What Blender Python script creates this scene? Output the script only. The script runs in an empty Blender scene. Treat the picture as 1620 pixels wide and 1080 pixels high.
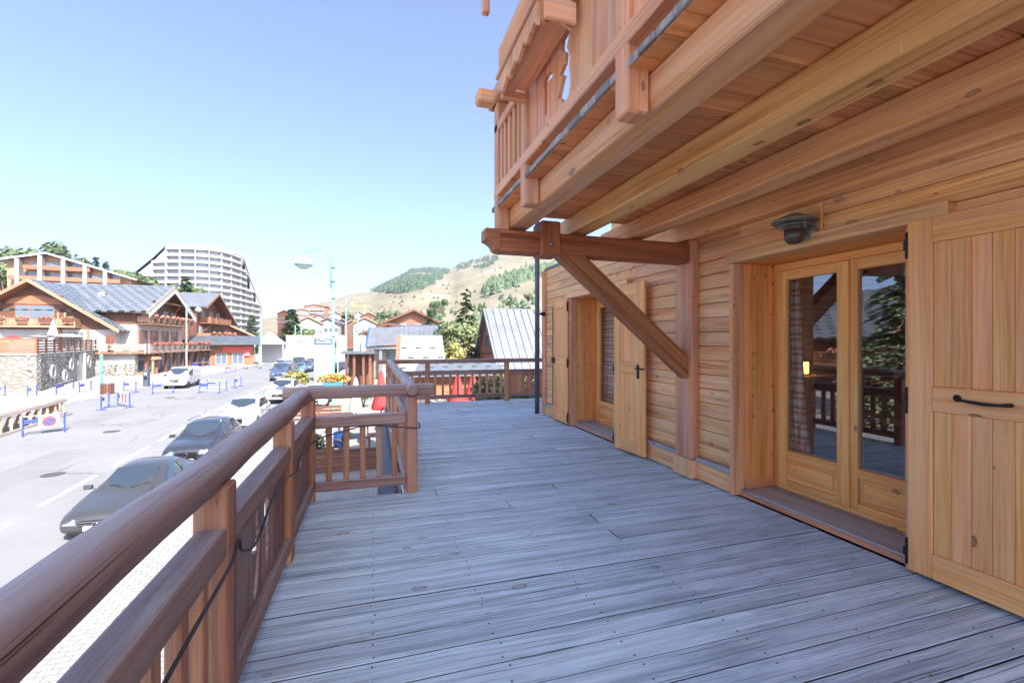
import bpy, bmesh, math, random
from mathutils import Vector, Matrix
random.seed(11)
R = math.radians
scene = bpy.context.scene
COL = scene.collection
# ------------------------------------------------------------------ camera model
CAMZ = 1.5
YAW = R(17.0)
SN, CS = math.sin(YAW), math.cos(YAW)
F = 720.0            # focal length in photo pixels (16 mm on a 36 mm frame)

def street_z(y):
    """street level: climbs gently away from the house, then runs flat"""
    t = 36.0 - y
    if t <= -4: return -3.0
    if t < 4: return -3.0 - 0.0375 * (t + 4) ** 2 / 16.0
    return -3.0 - 0.0375 * t

def ray(u, v):
    q = (u - 810.0) / F
    return Vector((SN + q * CS, CS - q * SN, (540.0 - v) / F))
def at(u, v, d):
    return Vector((0, 0, CAMZ)) + ray(u, v) * d
def gp(u, v, dz=0.0):
    """point of the street surface in direction (u, v)"""
    r = ray(u, v)
    d = (CAMZ + 3.2) / max(1e-6, -r.z)
    for _ in range(30):
        d = (CAMZ - street_z(r.y * d) - dz) / max(1e-6, -r.z)
    p = Vector((0, 0, CAMZ)) + r * d
    return p

# ------------------------------------------------------------------ tagging
def tag(o, label=None, cat=None, group=None, kind=None):
    if label: o['label'] = label
    if cat: o['category'] = cat
    if group: o['group'] = group
    if kind: o['kind'] = kind
    return o
ORG = {}
def thing(name, label, cat, loc=(0, 0, 0), rz=0.0, group=None):
    o = bpy.data.objects.new(name, None); COL.objects.link(o)
    o.empty_display_size = 0.2
    o.location = loc; o.rotation_euler = (0, 0, rz)
    ORG[o.name] = Vector((0, 0, 0))
    return tag(o, label, cat, group)
def wthing(name, label, cat, loc=(0, 0, 0), group=None):
    """thing whose parts are given in world coordinates"""
    o = thing(name, label, cat, loc, 0, group)
    ORG[o.name] = Vector(loc)
    return o
def copy_tree(o, parent=None):
    c = o.copy(); COL.objects.link(c)
    if parent is not None: c.parent = parent
    for ch in list(o.children): copy_tree(ch, c)
    return c

# ------------------------------------------------------------------ mesh builder
class MB:
    def __init__(s): s.v = []; s.f = []; s.uv = []; s.rn = []; s.sm = []
    def face(s, idx, uvs=None, rn=0.5, smooth=False):
        s.f.append(idx); s.uv.append(uvs or [(0, 0)] * len(idx)); s.rn.append(rn); s.sm.append(smooth)
    def poly(s, pts, rn=None, uvs=None, smooth=False):
        b = len(s.v); s.v += [Vector(p) for p in pts]
        if uvs is None:
            p0 = Vector(pts[0]); e = (Vector(pts[1]) - p0)
            L = e.normalized() if e.length > 1e-9 else Vector((1, 0, 0))
            n = Vector((0, 0, 0))
            for i in range(1, len(pts) - 1): n += (Vector(pts[i]) - p0).cross(Vector(pts[i + 1]) - p0)
            W = n.normalized().cross(L) if n.length > 1e-12 else Vector((0, 0, 1))
            uvs = [((Vector(p) - p0).dot(L), (Vector(p) - p0).dot(W)) for p in pts]
        s.face(list(range(b, b + len(pts))), uvs, random.random() if rn is None else rn, smooth)
    def obox(s, c, L, W, H, l, w, h, taper=1.0, rn=None):
        """box centred at c with unit axes L (grain), W, H and full sizes l, w, h; taper shrinks the +L end"""
        c = Vector(c); rn = random.random() if rn is None else rn
        ou, ov = random.random() * 40, random.random() * 40
        b = len(s.v)
        for sl in (-1, 1):
            k = taper if sl > 0 else 1.0
            for sw, sh in ((-1, -1), (1, -1), (1, 1), (-1, 1)):
                s.v.append(c + L * (sl * l / 2) + W * (sw * w / 2 * k) + H * (sh * h / 2 * k))
        def f(ids, kind):
            uvs = []
            for i in ids:
                p = s.v[b + i] - c
                a, bb, cc = p.dot(L), p.dot(W), p.dot(H)
                if kind == 'w': uvs.append((ou + a, ov + bb))
                elif kind == 'h': uvs.append((ou + a, ov + 3.1 + cc))
                else: uvs.append((ou + 7 + cc * .3, ov + bb))
            s.face([b + i for i in ids], uvs, rn)
        f((0, 3, 2, 1), 'e'); f((4, 5, 6, 7), 'e')
        f((0, 1, 5, 4), 'w'); f((2, 3, 7, 6), 'w')
        f((1, 2, 6, 5), 'h'); f((3, 0, 4, 7), 'h')
    def box(s, a, b, axis=None, rn=None):
        a, b = Vector(a), Vector(b); d = b - a
        d = Vector((abs(d.x), abs(d.y), abs(d.z)))
        if axis is None: axis = max(range(3), key=lambda i: d[i])
        ax = [Vector((1, 0, 0)), Vector((0, 1, 0)), Vector((0, 0, 1))]
        i, j, k = axis, (axis + 1) % 3, (axis + 2) % 3
        s.obox((a + b) / 2, ax[i], ax[j], ax[k], d[i], d[j], d[k], rn=rn)
    def beam(s, a, b, w, h, up=(0, 0, 1), taper=1.0, rn=None):
        a, b = Vector(a), Vector(b); L = (b - a)
        l = L.length; L = L / l; up = Vector(up)
        W = up.cross(L)
        if W.length < 1e-4: W = Vector((1, 0, 0)).cross(L)
        W.normalize(); H = L.cross(W)
        s.obox((a + b) / 2, L, W, H, l, w, h, taper, rn)
    def tube(s, pts, r, n=8, cap=True, smooth=True, rn=None, ry=None):
        pts = [Vector(p) for p in pts]; rn = random.random() if rn is None else rn
        rs = r if isinstance(r, (list, tuple)) else [r] * len(pts)
        b = len(s.v); ou, ov = random.random() * 30, random.random() * 30
        acc = 0; pu = None; lens = []
        for i, p in enumerate(pts):
            if i: acc += (p - pts[i - 1]).length
            lens.append(acc)
            t = (pts[min(i + 1, len(pts) - 1)] - pts[max(i - 1, 0)]).normalized()
            ref = pu if pu is not None else (Vector((0, 0, 1)) if abs(t.z) < .9 else Vector((1, 0, 0)))
            W = t.cross(ref)
            if W.length < 1e-5: W = t.cross(Vector((0, 1, 0)))
            W.normalize(); U = W.cross(t); pu = U
            for k in range(n):
                a = 2 * math.pi * k / n
                s.v.append(p + W * (math.cos(a) * rs[i]) + U * (math.sin(a) * (rs[i] if ry is None else rs[i] * ry)))
        for i in range(len(pts) - 1):
            for k in range(n):
                k2 = (k + 1) % n
                c0, c1 = 2 * math.pi * rs[i] * k / n, 2 * math.pi * rs[i] * (k + 1) / n
                s.face([b + i * n + k, b + i * n + k2, b + (i + 1) * n + k2, b + (i + 1) * n + k],
                       [(ou + lens[i], ov + c0), (ou + lens[i], ov + c1), (ou + lens[i + 1], ov + c1), (ou + lens[i + 1], ov + c0)], rn, smooth)
        if cap:
            e = b + (len(pts) - 1) * n
            s.face([b + k for k in reversed(range(n))], None, rn); s.face([e + k for k in range(n)], None, rn)
    def lathe(s, prof, c=(0, 0, 0), n=16, smooth=True, M=None, rn=None):
        """profile of (radius, z) turned about z"""
        c = Vector(c); b = len(s.v); rn = random.random() if rn is None else rn
        for r, z in prof:
            for k in range(n):
                a = 2 * math.pi * k / n
                p = Vector((r * math.cos(a), r * math.sin(a), z))
                if M is not None: p = M @ p
                s.v.append(c + p)
        for i in range(len(prof) - 1):
            for k in range(n):
                k2 = (k + 1) % n
                s.face([b + i * n + k, b + i * n + k2, b + (i + 1) * n + k2, b + (i + 1) * n + k],
                       [(k / n, prof[i][1]), ((k + 1) / n, prof[i][1]), ((k + 1) / n, prof[i + 1][1]), (k / n, prof[i + 1][1])], rn, smooth)
        if prof[0][0] > 1e-4: s.face([b + k for k in reversed(range(n))], None, rn)
        if prof[-1][0] > 1e-4: s.face([b + (len(prof) - 1) * n + k for k in range(n)], None, rn)
    def prism(s, pts, d, rn=None):
        """polygon (3-D points, planar) thickened by the vector d"""
        rn = random.random() if rn is None else rn
        d = Vector(d); pts = [Vector(p) for p in pts]; n = len(pts)
        s.poly(list(reversed(pts)), rn); s.poly([p + d for p in pts], rn)
        for i in range(n):
            j = (i + 1) % n
            s.poly([pts[i], pts[j], pts[j] + d, pts[i] + d], rn)
    def build(s, name, mat, parent=None, bev=0.0, seg=1, loc=None, smooth=None, edge=None):
        me = bpy.data.meshes.new(name)
        o = bpy.data.objects.new(name, me); COL.objects.link(o)
        off = Vector((0, 0, 0))
        if parent is not None:
            off = ORG.get(parent.name, Vector((0, 0, 0))); ORG[o.name] = off
            o.parent = parent
        elif loc is not None:
            off = Vector(loc); o.location = loc; ORG[o.name] = off
        else: ORG[o.name] = off
        me.from_pydata([tuple(p - off) for p in s.v], [], s.f)
        uvl = me.uv_layers.new(name='UVMap')
        flat = []
        for u in s.uv:
            for a in u: flat += [a[0], a[1]]
        uvl.data.foreach_set('uv', flat)
        ca = me.attributes.new('rnd', 'FLOAT', 'FACE'); ca.data.foreach_set('value', s.rn)
        me.polygons.foreach_set('use_smooth', s.sm)
        if mat: me.materials.append(mat)
        me.update()
        if edge:      # second material for the narrow long sides
            me.materials.append(edge)
            for p in me.polygons:
                if abs(p.normal.y) > .7 or abs(p.normal.x) > .7: p.material_index = 1
        if bev:
            m = o.modifiers.new('bevel', 'BEVEL'); m.width = bev; m.segments = seg; m.limit_method = 'ANGLE'; m.angle_limit = R(40)
        return o
def panel(name, mat, outer, holes, to3, thick, parent=None, label=None):
    """flat board cut through by holes; 2-D loops mapped by to3, thickened by Solidify"""
    bm = bmesh.new(); es = []
    for lp in [outer] + holes:
        vs = [bm.verts.new(to3(*p)) for p in lp]
        for i in range(len(vs)): es.append(bm.edges.new((vs[i], vs[(i + 1) % len(vs)])))
    bmesh.ops.triangle_fill(bm, use_beauty=True, use_dissolve=False, edges=es)
    me = bpy.data.meshes.new(name)
    off = ORG.get(parent.name, Vector((0, 0, 0))) if parent else Vector((0, 0, 0))
    uvl = bm.loops.layers.uv.new('UVMap')
    bmesh.ops.recalc_face_normals(bm, faces=bm.faces)
    inv = {}
    for lp in [outer] + holes:
        for p in lp: inv[tuple(round(c, 5) for c in to3(*p))] = p
    ou = random.random() * 30
    for f in bm.faces:
        for l in f.loops:
            p = inv.get(tuple(round(c, 5) for c in l.vert.co), (0, 0)); l[uvl].uv = (p[1] + ou, p[0])
    for v in bm.verts: v.co -= off
    bm.to_mesh(me); bm.free()
    a = me.attributes.new('rnd', 'FLOAT', 'FACE'); rv = random.random(); a.data.foreach_set('value', [rv] * len(me.polygons))
    o = bpy.data.objects.new(name, me); COL.objects.link(o); ORG[o.name] = off
    if parent: o.parent = parent
    me.materials.append(mat)
    m = o.modifiers.new('solid', 'SOLIDIFY'); m.thickness = thick; m.offset = 0
    return o

# ------------------------------------------------------------------ materials
MATS = {}
class NT:
    def __init__(s, name):
        s.m = bpy.data.materials.new(name); s.m.use_nodes = True; s.t = s.m.node_tree
        s.b = s.t.nodes['Principled BSDF']
    def n(s, typ, **kw):
        nd = s.t.nodes.new(typ)
        for k, v in kw.items():
            if k.startswith('i_'):
                key = k[2:]
                nd.inputs[int(key) if key.isdigit() else key.replace('_', ' ')].default_value = v
            else: setattr(nd, k, v)
        return nd
    def l(s, a, b): s.t.links.new(a, b)
    def mapping(s, src, scale, loc=(0, 0, 0)):
        m = s.n('ShaderNodeMapping'); m.inputs['Scale'].default_value = scale; m.inputs['Location'].default_value = loc
        s.l(src, m.inputs['Vector']); return m.outputs[0]
    def noise(s, vec, scale=1, detail=3, rough=.55, dist=0.0):
        n = s.n('ShaderNodeTexNoise'); n.inputs['Scale'].default_value = scale; n.inputs['Detail'].default_value = detail
        n.inputs['Roughness'].default_value = rough; n.inputs['Distortion'].default_value = dist
        s.l(vec, n.inputs['Vector']); return n.outputs['Fac']
    def ramp(s, fac, stops):
        r = s.n('ShaderNodeValToRGB'); e = r.color_ramp.elements
        while len(e) < len(stops): e.new(.5)
        for i, (p, c) in enumerate(stops):
            e[i].position = p; e[i].color = tuple(c) + ((1,) if len(c) == 3 else ())
        s.l(fac, r.inputs[0]); return r.outputs[0]
    def mix(s, fac, a, b, mode='MIX'):
        m = s.n('ShaderNodeMix', data_type='RGBA', blend_type=mode)
        for sock, val in ((m.inputs[0], fac), (m.inputs[6], a), (m.inputs[7], b)):
            if hasattr(val, 'is_linked'): s.l(val, sock)
            elif isinstance(val, (int, float)): sock.default_value = val
            else: sock.default_value = tuple(val) + ((1,) if len(val) == 3 else ())
        return m.outputs[2]
    def math(s, op, a, b=None, clamp=False):
        m = s.n('ShaderNodeMath', operation=op, use_clamp=clamp)
        for i, val in enumerate((a, b)):
            if val is None: continue
            if hasattr(val, 'is_linked'): s.l(val, m.inputs[i])
            else: m.inputs[i].default_value = val
        return m.outputs[0]
    def uv(s): return s.n('ShaderNodeUVMap', uv_map='UVMap').outputs[0]
    def obj(s): return s.n('ShaderNodeTexCoord').outputs['Object']
    def rnd(s): return s.n('ShaderNodeAttribute', attribute_name='rnd', attribute_type='GEOMETRY').outputs['Fac']
    def bump(s, h, strength=.3, dist=.01):
        b = s.n('ShaderNodeBump'); b.inputs['Strength'].default_value = strength; b.inputs['Distance'].default_value = dist
        s.l(h, b.inputs['Height']); s.l(b.outputs[0], s.b.inputs['Normal'])
    def color(s, c):
        if hasattr(c, 'is_linked'): s.l(c, s.b.inputs['Base Color'])
        else: s.b.inputs['Base Color'].default_value = tuple(c) + (1,)
    def set(s, **kw):
        for k, v in kw.items():
            k = k.replace('_', ' ')
            if hasattr(v, 'is_linked'): s.l(v, s.b.inputs[k])
            else: s.b.inputs[k].default_value = v

def wood(name, dark, mid, light, tone=.35, knots=.5, knotc=(.05, .018, .008), grain=1.0, rough=.55, spec=.35, weather=None, wamt=.5, crack=0.0, bump=.35, knotscale=(2.6, 5.0), drip=0.0, stain=0.0, top_sheen=0.0):
    t = NT(name); uv = t.uv(); rn = t.rnd()
    bend = t.noise(t.mapping(uv, (.9, 2.2, 1)), 1, 2)
    sep = t.n('ShaderNodeSeparateXYZ'); t.l(uv, sep.inputs[0])
    # knots first: they also push the grain aside
    vo = t.n('ShaderNodeTexVoronoi', voronoi_dimensions='2D', feature='F1'); vo.inputs['Scale'].default_value = 1
    jit = t.n('ShaderNodeCombineXYZ'); 
    t.l(t.math('ADD', t.math('MULTIPLY', sep.outputs[0], knotscale[0]), t.math('MULTIPLY', bend, .25)), jit.inputs[0])
    t.l(t.math('MULTIPLY', sep.outputs[1], knotscale[1]), jit.inputs[1])
    t.l(jit.outputs[0], vo.inputs['Vector'])
    sepc = t.n('ShaderNodeSeparateColor'); t.l(vo.outputs['Color'], sepc.inputs[0])
    has = t.math('LESS_THAN', sepc.outputs[0], knots)
    rad = t.math('ADD', t.math('MULTIPLY', t.math('MULTIPLY', sepc.outputs[1], sepc.outputs[1]), .085), .022)
    kd = t.math('ADD', t.math('DIVIDE', vo.outputs['Distance'], rad), t.math('MULTIPLY', t.math('SUBTRACT', t.noise(t.mapping(uv, (30, 45, 1)), 1, 2), .5), .9))
    core = t.math('MULTIPLY', has, t.math('MULTIPLY', t.math('SUBTRACT', 1.15, kd), 6, True), True)
    ring = t.math('MULTIPLY', core, t.math('MULTIPLY', t.math('SUBTRACT', kd, .6), 5, True), True)
    halo = t.math('MULTIPLY', has, t.math('SUBTRACT', 1.0, t.math('MULTIPLY', kd, .38), True), True)
    gv = t.math('ADD', t.math('ADD', sep.outputs[1], t.math('MULTIPLY', bend, .05)), t.math('MULTIPLY', halo, .02))
    gvec = t.n('ShaderNodeCombineXYZ'); t.l(sep.outputs[0], gvec.inputs[0]); t.l(gv, gvec.inputs[1])
    fine = t.noise(t.mapping(gvec.outputs[0], (1.6 * grain, 85 * grain, 1)), 1, 4, .65)
    broad = t.noise(t.mapping(gvec.outputs[0], (.55 * grain, 16 * grain, 1)), 1, 3, .6)
    blot = t.noise(t.mapping(uv, (1.1, 3.0, 1)), 1, 4, .6)
    g = t.math('ADD', t.math('MULTIPLY', fine, .5), t.math('MULTIPLY', broad, .5))
    c = t.ramp(g, [(.40, dark), (.5, mid), (.60, light)])
    tn = t.math('ADD', t.math('MULTIPLY', rn, tone * 2), 1 - tone)
    hsv = t.n('ShaderNodeHueSaturation'); t.l(c, hsv.inputs['Color']); t.l(tn, hsv.inputs['Value'])
    t.l(t.math('ADD', t.math('MULTIPLY', t.math('FRACT', t.math('MULTIPLY', rn, 7.3)), .017), .486), hsv.inputs['Hue'])
    c = hsv.outputs[0]
    c = t.mix(t.math('MULTIPLY', halo, .3), c, tuple(x * .55 for x in mid))
    c = t.mix(t.math('MULTIPLY', core, .75), c, tuple(x * 3.2 for x in knotc)); c = t.mix(t.math('MULTIPLY', ring, .7), c, knotc)
    c = t.mix(t.math('MULTIPLY', t.math('SUBTRACT', blot, .52), .45, True), c, tuple(x * .55 for x in dark))
    if weather:
        wn = t.noise(t.mapping(uv, (.5, 7, 1)), 1, 5, .7)
        c = t.mix(t.math('MULTIPLY', t.ramp(wn, [(.38, (0, 0, 0)), (.62, (1, 1, 1))]), wamt), c, weather)
    if crack:
        cr = t.noise(t.mapping(gvec.outputs[0], (.8, 120, 1)), 1, 2, .5)
        cm = t.ramp(cr, [(.0, (1, 1, 1)), (.29, (1, 1, 1)), (.35, (0, 0, 0))] if crack < .65 else [(.0, (1, 1, 1)), (.33, (1, 1, 1)), (.40, (0, 0, 0))])
        c = t.mix(t.math('MULTIPLY', cm, crack), c, tuple(x * .25 for x in dark))
    if stain:
        ob = t.obj(); s1 = t.noise(t.mapping(ob, (.9, 1.3, 1)), 1, 5, .65); s2 = t.noise(t.mapping(uv, (2.2, 14, 1)), 1, 5, .7)
        c = t.mix(t.math('MULTIPLY', t.ramp(t.math('ADD', t.math('MULTIPLY', s1, .5), t.math('MULTIPLY', s2, .5)), [(.5, (0, 0, 0)), (.64, (1, 1, 1))]), stain), c, tuple(x * .42 for x in dark))
        sc_ = t.noise(t.mapping(uv, (3.0, 60, 1)), 1, 3, .6)
        c = t.mix(t.math('MULTIPLY', t.ramp(sc_, [(.60, (0, 0, 0)), (.66, (1, 1, 1))]), .35), c, tuple(min(1, x * 1.15) for x in light))
    if top_sheen:     # sky sheen painted as grey on surfaces turned upward
        ge = t.n('ShaderNodeNewGeometry'); sn = t.n('ShaderNodeSeparateXYZ'); t.l(ge.outputs['Normal'], sn.inputs[0])
        tw = t.math('MULTIPLY', t.ramp(sn.outputs[2], [(.35, (0, 0, 0)), (.92, (1, 1, 1))]), t.ramp(t.noise(t.mapping(uv, (1.2, 16, 1)), 1, 5, .7), [(.34, (.25, .25, .25)), (.6, (1, 1, 1))]))
        c = t.mix(t.math('MULTIPLY', tw, top_sheen), c, (.40, .40, .43))
    if drip:
        dn = t.noise(t.mapping(uv, (26, .6, 1)), 1, 2, .5); dm = t.ramp(dn, [(.66, (0, 0, 0)), (.70, (1, 1, 1))])
        dz = t.ramp(t.noise(t.mapping(uv, (1.6, .1, 1)), 1, 1), [(.52, (0, 0, 0)), (.60, (1, 1, 1))])
        c = t.mix(t.math('MULTIPLY', t.math('MULTIPLY', dm, dz), drip), c, (.85, .78, .68))
    t.color(c)
    t.set(Roughness=t.math('ADD', t.math('MULTIPLY', fine, .25), rough - .12), Specular_IOR_Level=spec)
    t.bump(t.math('SUBTRACT', g, t.math('MULTIPLY', core, .3)), bump, .004)
    return t.m

def plain(name, c, rough=.6, metal=0.0, spec=.4, var=.0, vscale=3.0, bump=0.0, emit=None, coat=0):
    t = NT(name)
    if var or bump:
        nz = t.noise(t.obj(), vscale, 5, .6)
        if var:
            t.color(t.ramp(nz, [(.3, tuple(x * (1 - var) for x in c)), (.7, tuple(min(1, x * (1 + var)) for x in c))]))
        else: t.color(c)
        if bump: t.bump(nz, bump, .02)
    else: t.color(c)
    t.set(Roughness=rough, Metallic=metal, Specular_IOR_Level=spec)
    if coat: t.set(Coat_Weight=coat, Coat_Roughness=.06)
    if emit:
        t.b.inputs['Emission Color'].default_value = tuple(emit[:3]) + (1,); t.b.inputs['Emission Strength'].default_value = emit[3]
    return t.m

M = {}
M['siding'] = wood('siding_wood', (.46, .19, .06), (.78, .39, .135), (.92, .54, .22), tone=.16, knots=.5, grain=.8, weather=(.82, .56, .34), wamt=.55, knotscale=(2.4, 5.5), knotc=(.10, .035, .015))
M['beam'] = wood('beam_wood', (.54, .21, .055), (.83, .41, .125), (.95, .57, .21), tone=.12, knots=.6, grain=.7, crack=.4, knotscale=(2.6, 5.0), weather=(.80, .52, .27), wamt=.45, knotc=(.085, .03, .012))
M['outer'] = wood('outer_balcony_wood', (.42, .15, .045), (.68, .28, .09), (.80, .38, .14), tone=.16, knots=.4, grain=.7, weather=(.66, .44, .32), wamt=.6, crack=.5, knotscale=(2.6, 5.0))
M['beamdrip'] = wood('beam_wood_with_drips', (.54, .21, .055), (.83, .41, .125), (.95, .57, .21), tone=.1, knots=.6, grain=.7, crack=.4, knotscale=(2.6, 5.0), weather=(.80, .52, .27), wamt=.45, drip=.8, knotc=(.085, .03, .012))
M['soffit'] = wood('soffit_wood', (.50, .18, .05), (.70, .285, .085), (.82, .38, .13), tone=.25, knots=.45, grain=.7, weather=(.48, .24, .11), wamt=.35, knotscale=(2.6, 5.5))
M['brace'] = wood('brace_wood', (.20, .06, .02), (.40, .135, .042), (.52, .21, .075), tone=.15, knots=.25, grain=.6, crack=.7, weather=(.30, .14, .07), wamt=.5)
M['door'] = wood('door_wood', (.74, .29, .06), (.90, .41, .095), (.96, .51, .15), tone=.12, knots=.08, grain=1.1, bump=.2, weather=(.86, .54, .26), wamt=.35)
M['reveal'] = wood('reveal_wood', (.64, .25, .06), (.82, .36, .09), (.90, .45, .14), tone=.1, knots=.75, grain=.8, knotscale=(5, 9), knotc=(.10, .035, .015))
M['shutter'] = wood('shutter_wood', (.68, .28, .07), (.88, .405, .115), (.94, .52, .18), tone=.11, knots=.1, grain=1.0, bump=.2, weather=(.78, .48, .28), wamt=.4)
M['rail'] = wood('railing_wood', (.12, .048, .03), (.25, .112, .07), (.36, .175, .12), tone=.2, knots=.15, grain=.7, rough=.55, spec=.4, crack=.9, weather=(.38, .31, .29), wamt=.65, bump=.6, top_sheen=.8)
M['railpost'] = wood('railing_post_wood', (.22, .085, .038), (.41, .175, .078), (.52, .25, .125), tone=.15, knots=.15, grain=.7, rough=.55, weather=(.46, .30, .21), wamt=.55, crack=.5)
M['deck'] = wood('deck_wood', (.36, .46, .55), (.61, .74, .86), (.72, .86, .98), tone=.06, knots=.14, knotc=(.13, .13, .135), grain=.7, rough=.62, spec=.3, weather=(.27, .31, .35), wamt=.55, crack=.9, bump=.9, knotscale=(2.2, 4.5), stain=.4)
M['deckedge'] = plain('shaded_gap_edge', (.035, .035, .038), .9)  # gap shade put into the colour of the board sides
M['sill'] = wood('sill_wood', (.24, .23, .23), (.36, .35, .35), (.44, .43, .43), tone=.1, knots=.1, grain=.6, rough=.6, weather=(.42, .36, .33), wamt=.4)
M['greywood'] = wood('grey_edge_wood', (.16, .145, .13), (.28, .25, .23), (.38, .35, .32), tone=.35, knots=.2, rough=.7, crack=.6)
M['interior'] = wood('interior_wood', (.34, .20, .10), (.50, .31, .16), (.60, .40, .23), tone=.2, knots=.3)
M['black'] = plain('black_iron', (.018, .018, .02), .45, .3)
M['zinc'] = plain('zinc_pipe', (.13, .14, .16), .45, .5, var=.15)
M['cable'] = plain('black_cable', (.03, .034, .04), .5)
M['lampmetal'] = plain('weathered_bronze', (.30, .29, .25), .5, .5, var=.3, vscale=30)
M['lampglobe'] = plain('dark_brown_glass', (.075, .045, .03), .25, .0, .6)
M['plaster'] = plain('white_plaster', (.75, .74, .71), .8, var=.05)
M['bolt'] = plain('steel_bolt', (.3, .28, .26), .45, .9)
t = NT('window_glass'); t.t.nodes.remove(t.b)
out = t.t.nodes['Material Output']
fr = t.n('ShaderNodeFresnel'); fr.inputs['IOR'].default_value = 1.6
tr = t.n('ShaderNodeBsdfTransparent'); tr.inputs[0].default_value = (.92, .95, .95, 1)
gl = t.n('ShaderNodeBsdfGlossy'); gl.inputs['Roughness'].default_value = 0.012; gl.inputs['Color'].default_value = (.95, .97, 1, 1)
mx = t.n('ShaderNodeMixShader'); gb = t.n('ShaderNodeNewGeometry'); t.l(t.math('MULTIPLY', t.math('ADD', t.math('MULTIPLY', fr.outputs[0], 1.5), .12, True), t.math('SUBTRACT', 1.0, gb.outputs['Backfacing'])), mx.inputs[0]); t.l(tr.outputs[0], mx.inputs[1]); t.l(gl.outputs[0], mx.inputs[2])
t.l(mx.outputs[0], out.inputs[0]); M['glass'] = t.m
SKY, SUNE, EXPO = 0.094, 2.0, 2.76
HAZE = .00015
# ================================================================== WORLD, SUN, CAMERA
w = bpy.data.worlds.new('World'); scene.world = w; w.use_nodes = True
wt = w.node_tree; bg = wt.nodes['Background']
sky = wt.nodes.new('ShaderNodeTexSky'); sky.sky_type = 'NISHITA'; sky.sun_disc = False
SUN_EL = R(42); SUN_AZ = R(17.5); SUN_DIR = Vector((-math.sin(SUN_AZ), math.cos(SUN_AZ), -math.tan(SUN_EL))).normalized()   # direction the light travels
sky.sun_elevation = SUN_EL; sky.sun_rotation = R(180) - SUN_AZ
sky.altitude = 1600; sky.air_density = .5; sky.dust_density = 7; sky.ozone_density = 6
hs = wt.nodes.new('ShaderNodeHueSaturation'); hs.inputs['Hue'].default_value = .498; hs.inputs['Saturation'].default_value = .9; wt.links.new(sky.outputs[0], hs.inputs['Color']); gm = wt.nodes.new('ShaderNodeGamma'); gm.inputs[1].default_value = .95; wt.links.new(hs.outputs[0], gm.inputs[0]); wt.links.new(gm.outputs[0], bg.inputs[0]); bg.inputs[1].default_value = SKY
sl = bpy.data.lights.new('sun', 'SUN'); sl.energy = SUNE; sl.angle = R(.5); sl.color = (1, .95, .88)
so = bpy.data.objects.new('sun', sl); COL.objects.link(so); so.rotation_euler = SUN_DIR.to_track_quat('-Z', 'Y').to_euler(); so.location = (0, -30, 40)
cam = bpy.data.cameras.new('camera'); cam.lens = 16.0; cam.sensor_width = 36.0; cam.clip_start = .05; cam.clip_end = 9000
co = bpy.data.objects.new('camera', cam); COL.objects.link(co); co.location = (0, 0, CAMZ); co.rotation_euler = (R(90), 0, -YAW)
scene.camera = co
vs = scene.view_settings; vs.view_transform = 'Standard'; vs.look = 'None'; vs.gamma = 1; vs.exposure = EXPO; vs.use_curve_mapping = False
scene.cycles.max_bounces = 8; scene.cycles.diffuse_bounces = 6; scene.cycles.glossy_bounces = 3; scene.cycles.transparent_max_bounces = 8
scene.cycles.use_denoising = True
scene.cycles.sample_clamp_indirect = 6

# ================================================================== OUR CHALET
XW = 3.40                       # face of the siding
house = wthing('wooden_chalet', 'large wooden chalet right beside the deck, with balcony on beams overhead', 'chalet', (3.4, 3, 0))
O1 = (2.10, 3.58); O2 = (5.72, 7.37); ZL = 2.26
m = MB()
z = .25; row = 0
while z < 2.90:
    zt = z + .15
    spans = [(-2.0, 8.86)]
    if z < ZL + .07:
        spans = [(-2.0, O1[0] - .06), (O1[1] + .06, O2[0] - .06), (O2[1] + .06, 8.86)]
    for a, b in spans:
        y = a
        while y < b - .01:
            l = min(b - y, random.uniform(1.6, 3.6))
            if b - y - l < .4: l = b - y
            m.box((XW, y + .001, z + .0025), (XW + .06, y + l - .001, zt - .0025), 1)
            y += l
    z = zt
m.build('wall_siding', M['siding'], house, bev=.006)
m = MB()    # dark backing behind the board joints
for a, b in ((-2.0, O1[0] - .05), (O1[1] + .05, O2[0] - .05), (O2[1] + .05, 8.84)):
    m.box((XW + .05, a, -.25), (XW + .3, b, 2.9))
for o in (O1, O2): m.box((XW + .05, o[0] - .05, ZL + .1), (XW + .3, o[1] + .05, 2.9))
m.build('wall_core', M['interior'], house)
m = MB(); m.box((XW + .004, -2, 2.952), (4.8, 8.86, 3.0), 1); m.build('ledge_roof', M['zinc'], house)
m = MB(); m.box((4.8, -2, 3.0), (5.1, 8.55, 9.6), 1); m.box((XW + .31, 8.56, -3.2), (11.7, 8.86, 2.94), 0); m.box((5.11, 8.26, 3.0), (11.7, 8.55, 9.6), 0)
m.box((11.7, -2, -3.2), (12, 8.86, 8.6), 1)
m.build('upper_wall', M['siding'], house)
m = MB()    # ledge and plinth board
for a, b in ((-2.0, 1.97), (O1[1] + .07, 4.13), (4.44, O2[0] - .07), (O2[1] + .07, 8.68)):
    m = MB(); m.box((3.335, a, .205), (3.42, b, .25), 1); m.build('ledge', M['sill'], house, bev=.006)
m = MB()
for a, b in ((-2.0, 1.97), (O1[1] + .07, 4.13), (4.44, O2[0] - .07), (O2[1] + .07, 8.68)):
    m = MB(); m.box((3.365, a, .012), (3.42, b, .203), 1); m.build('plinth_board', M['siding'], house, bev=.004)
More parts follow.
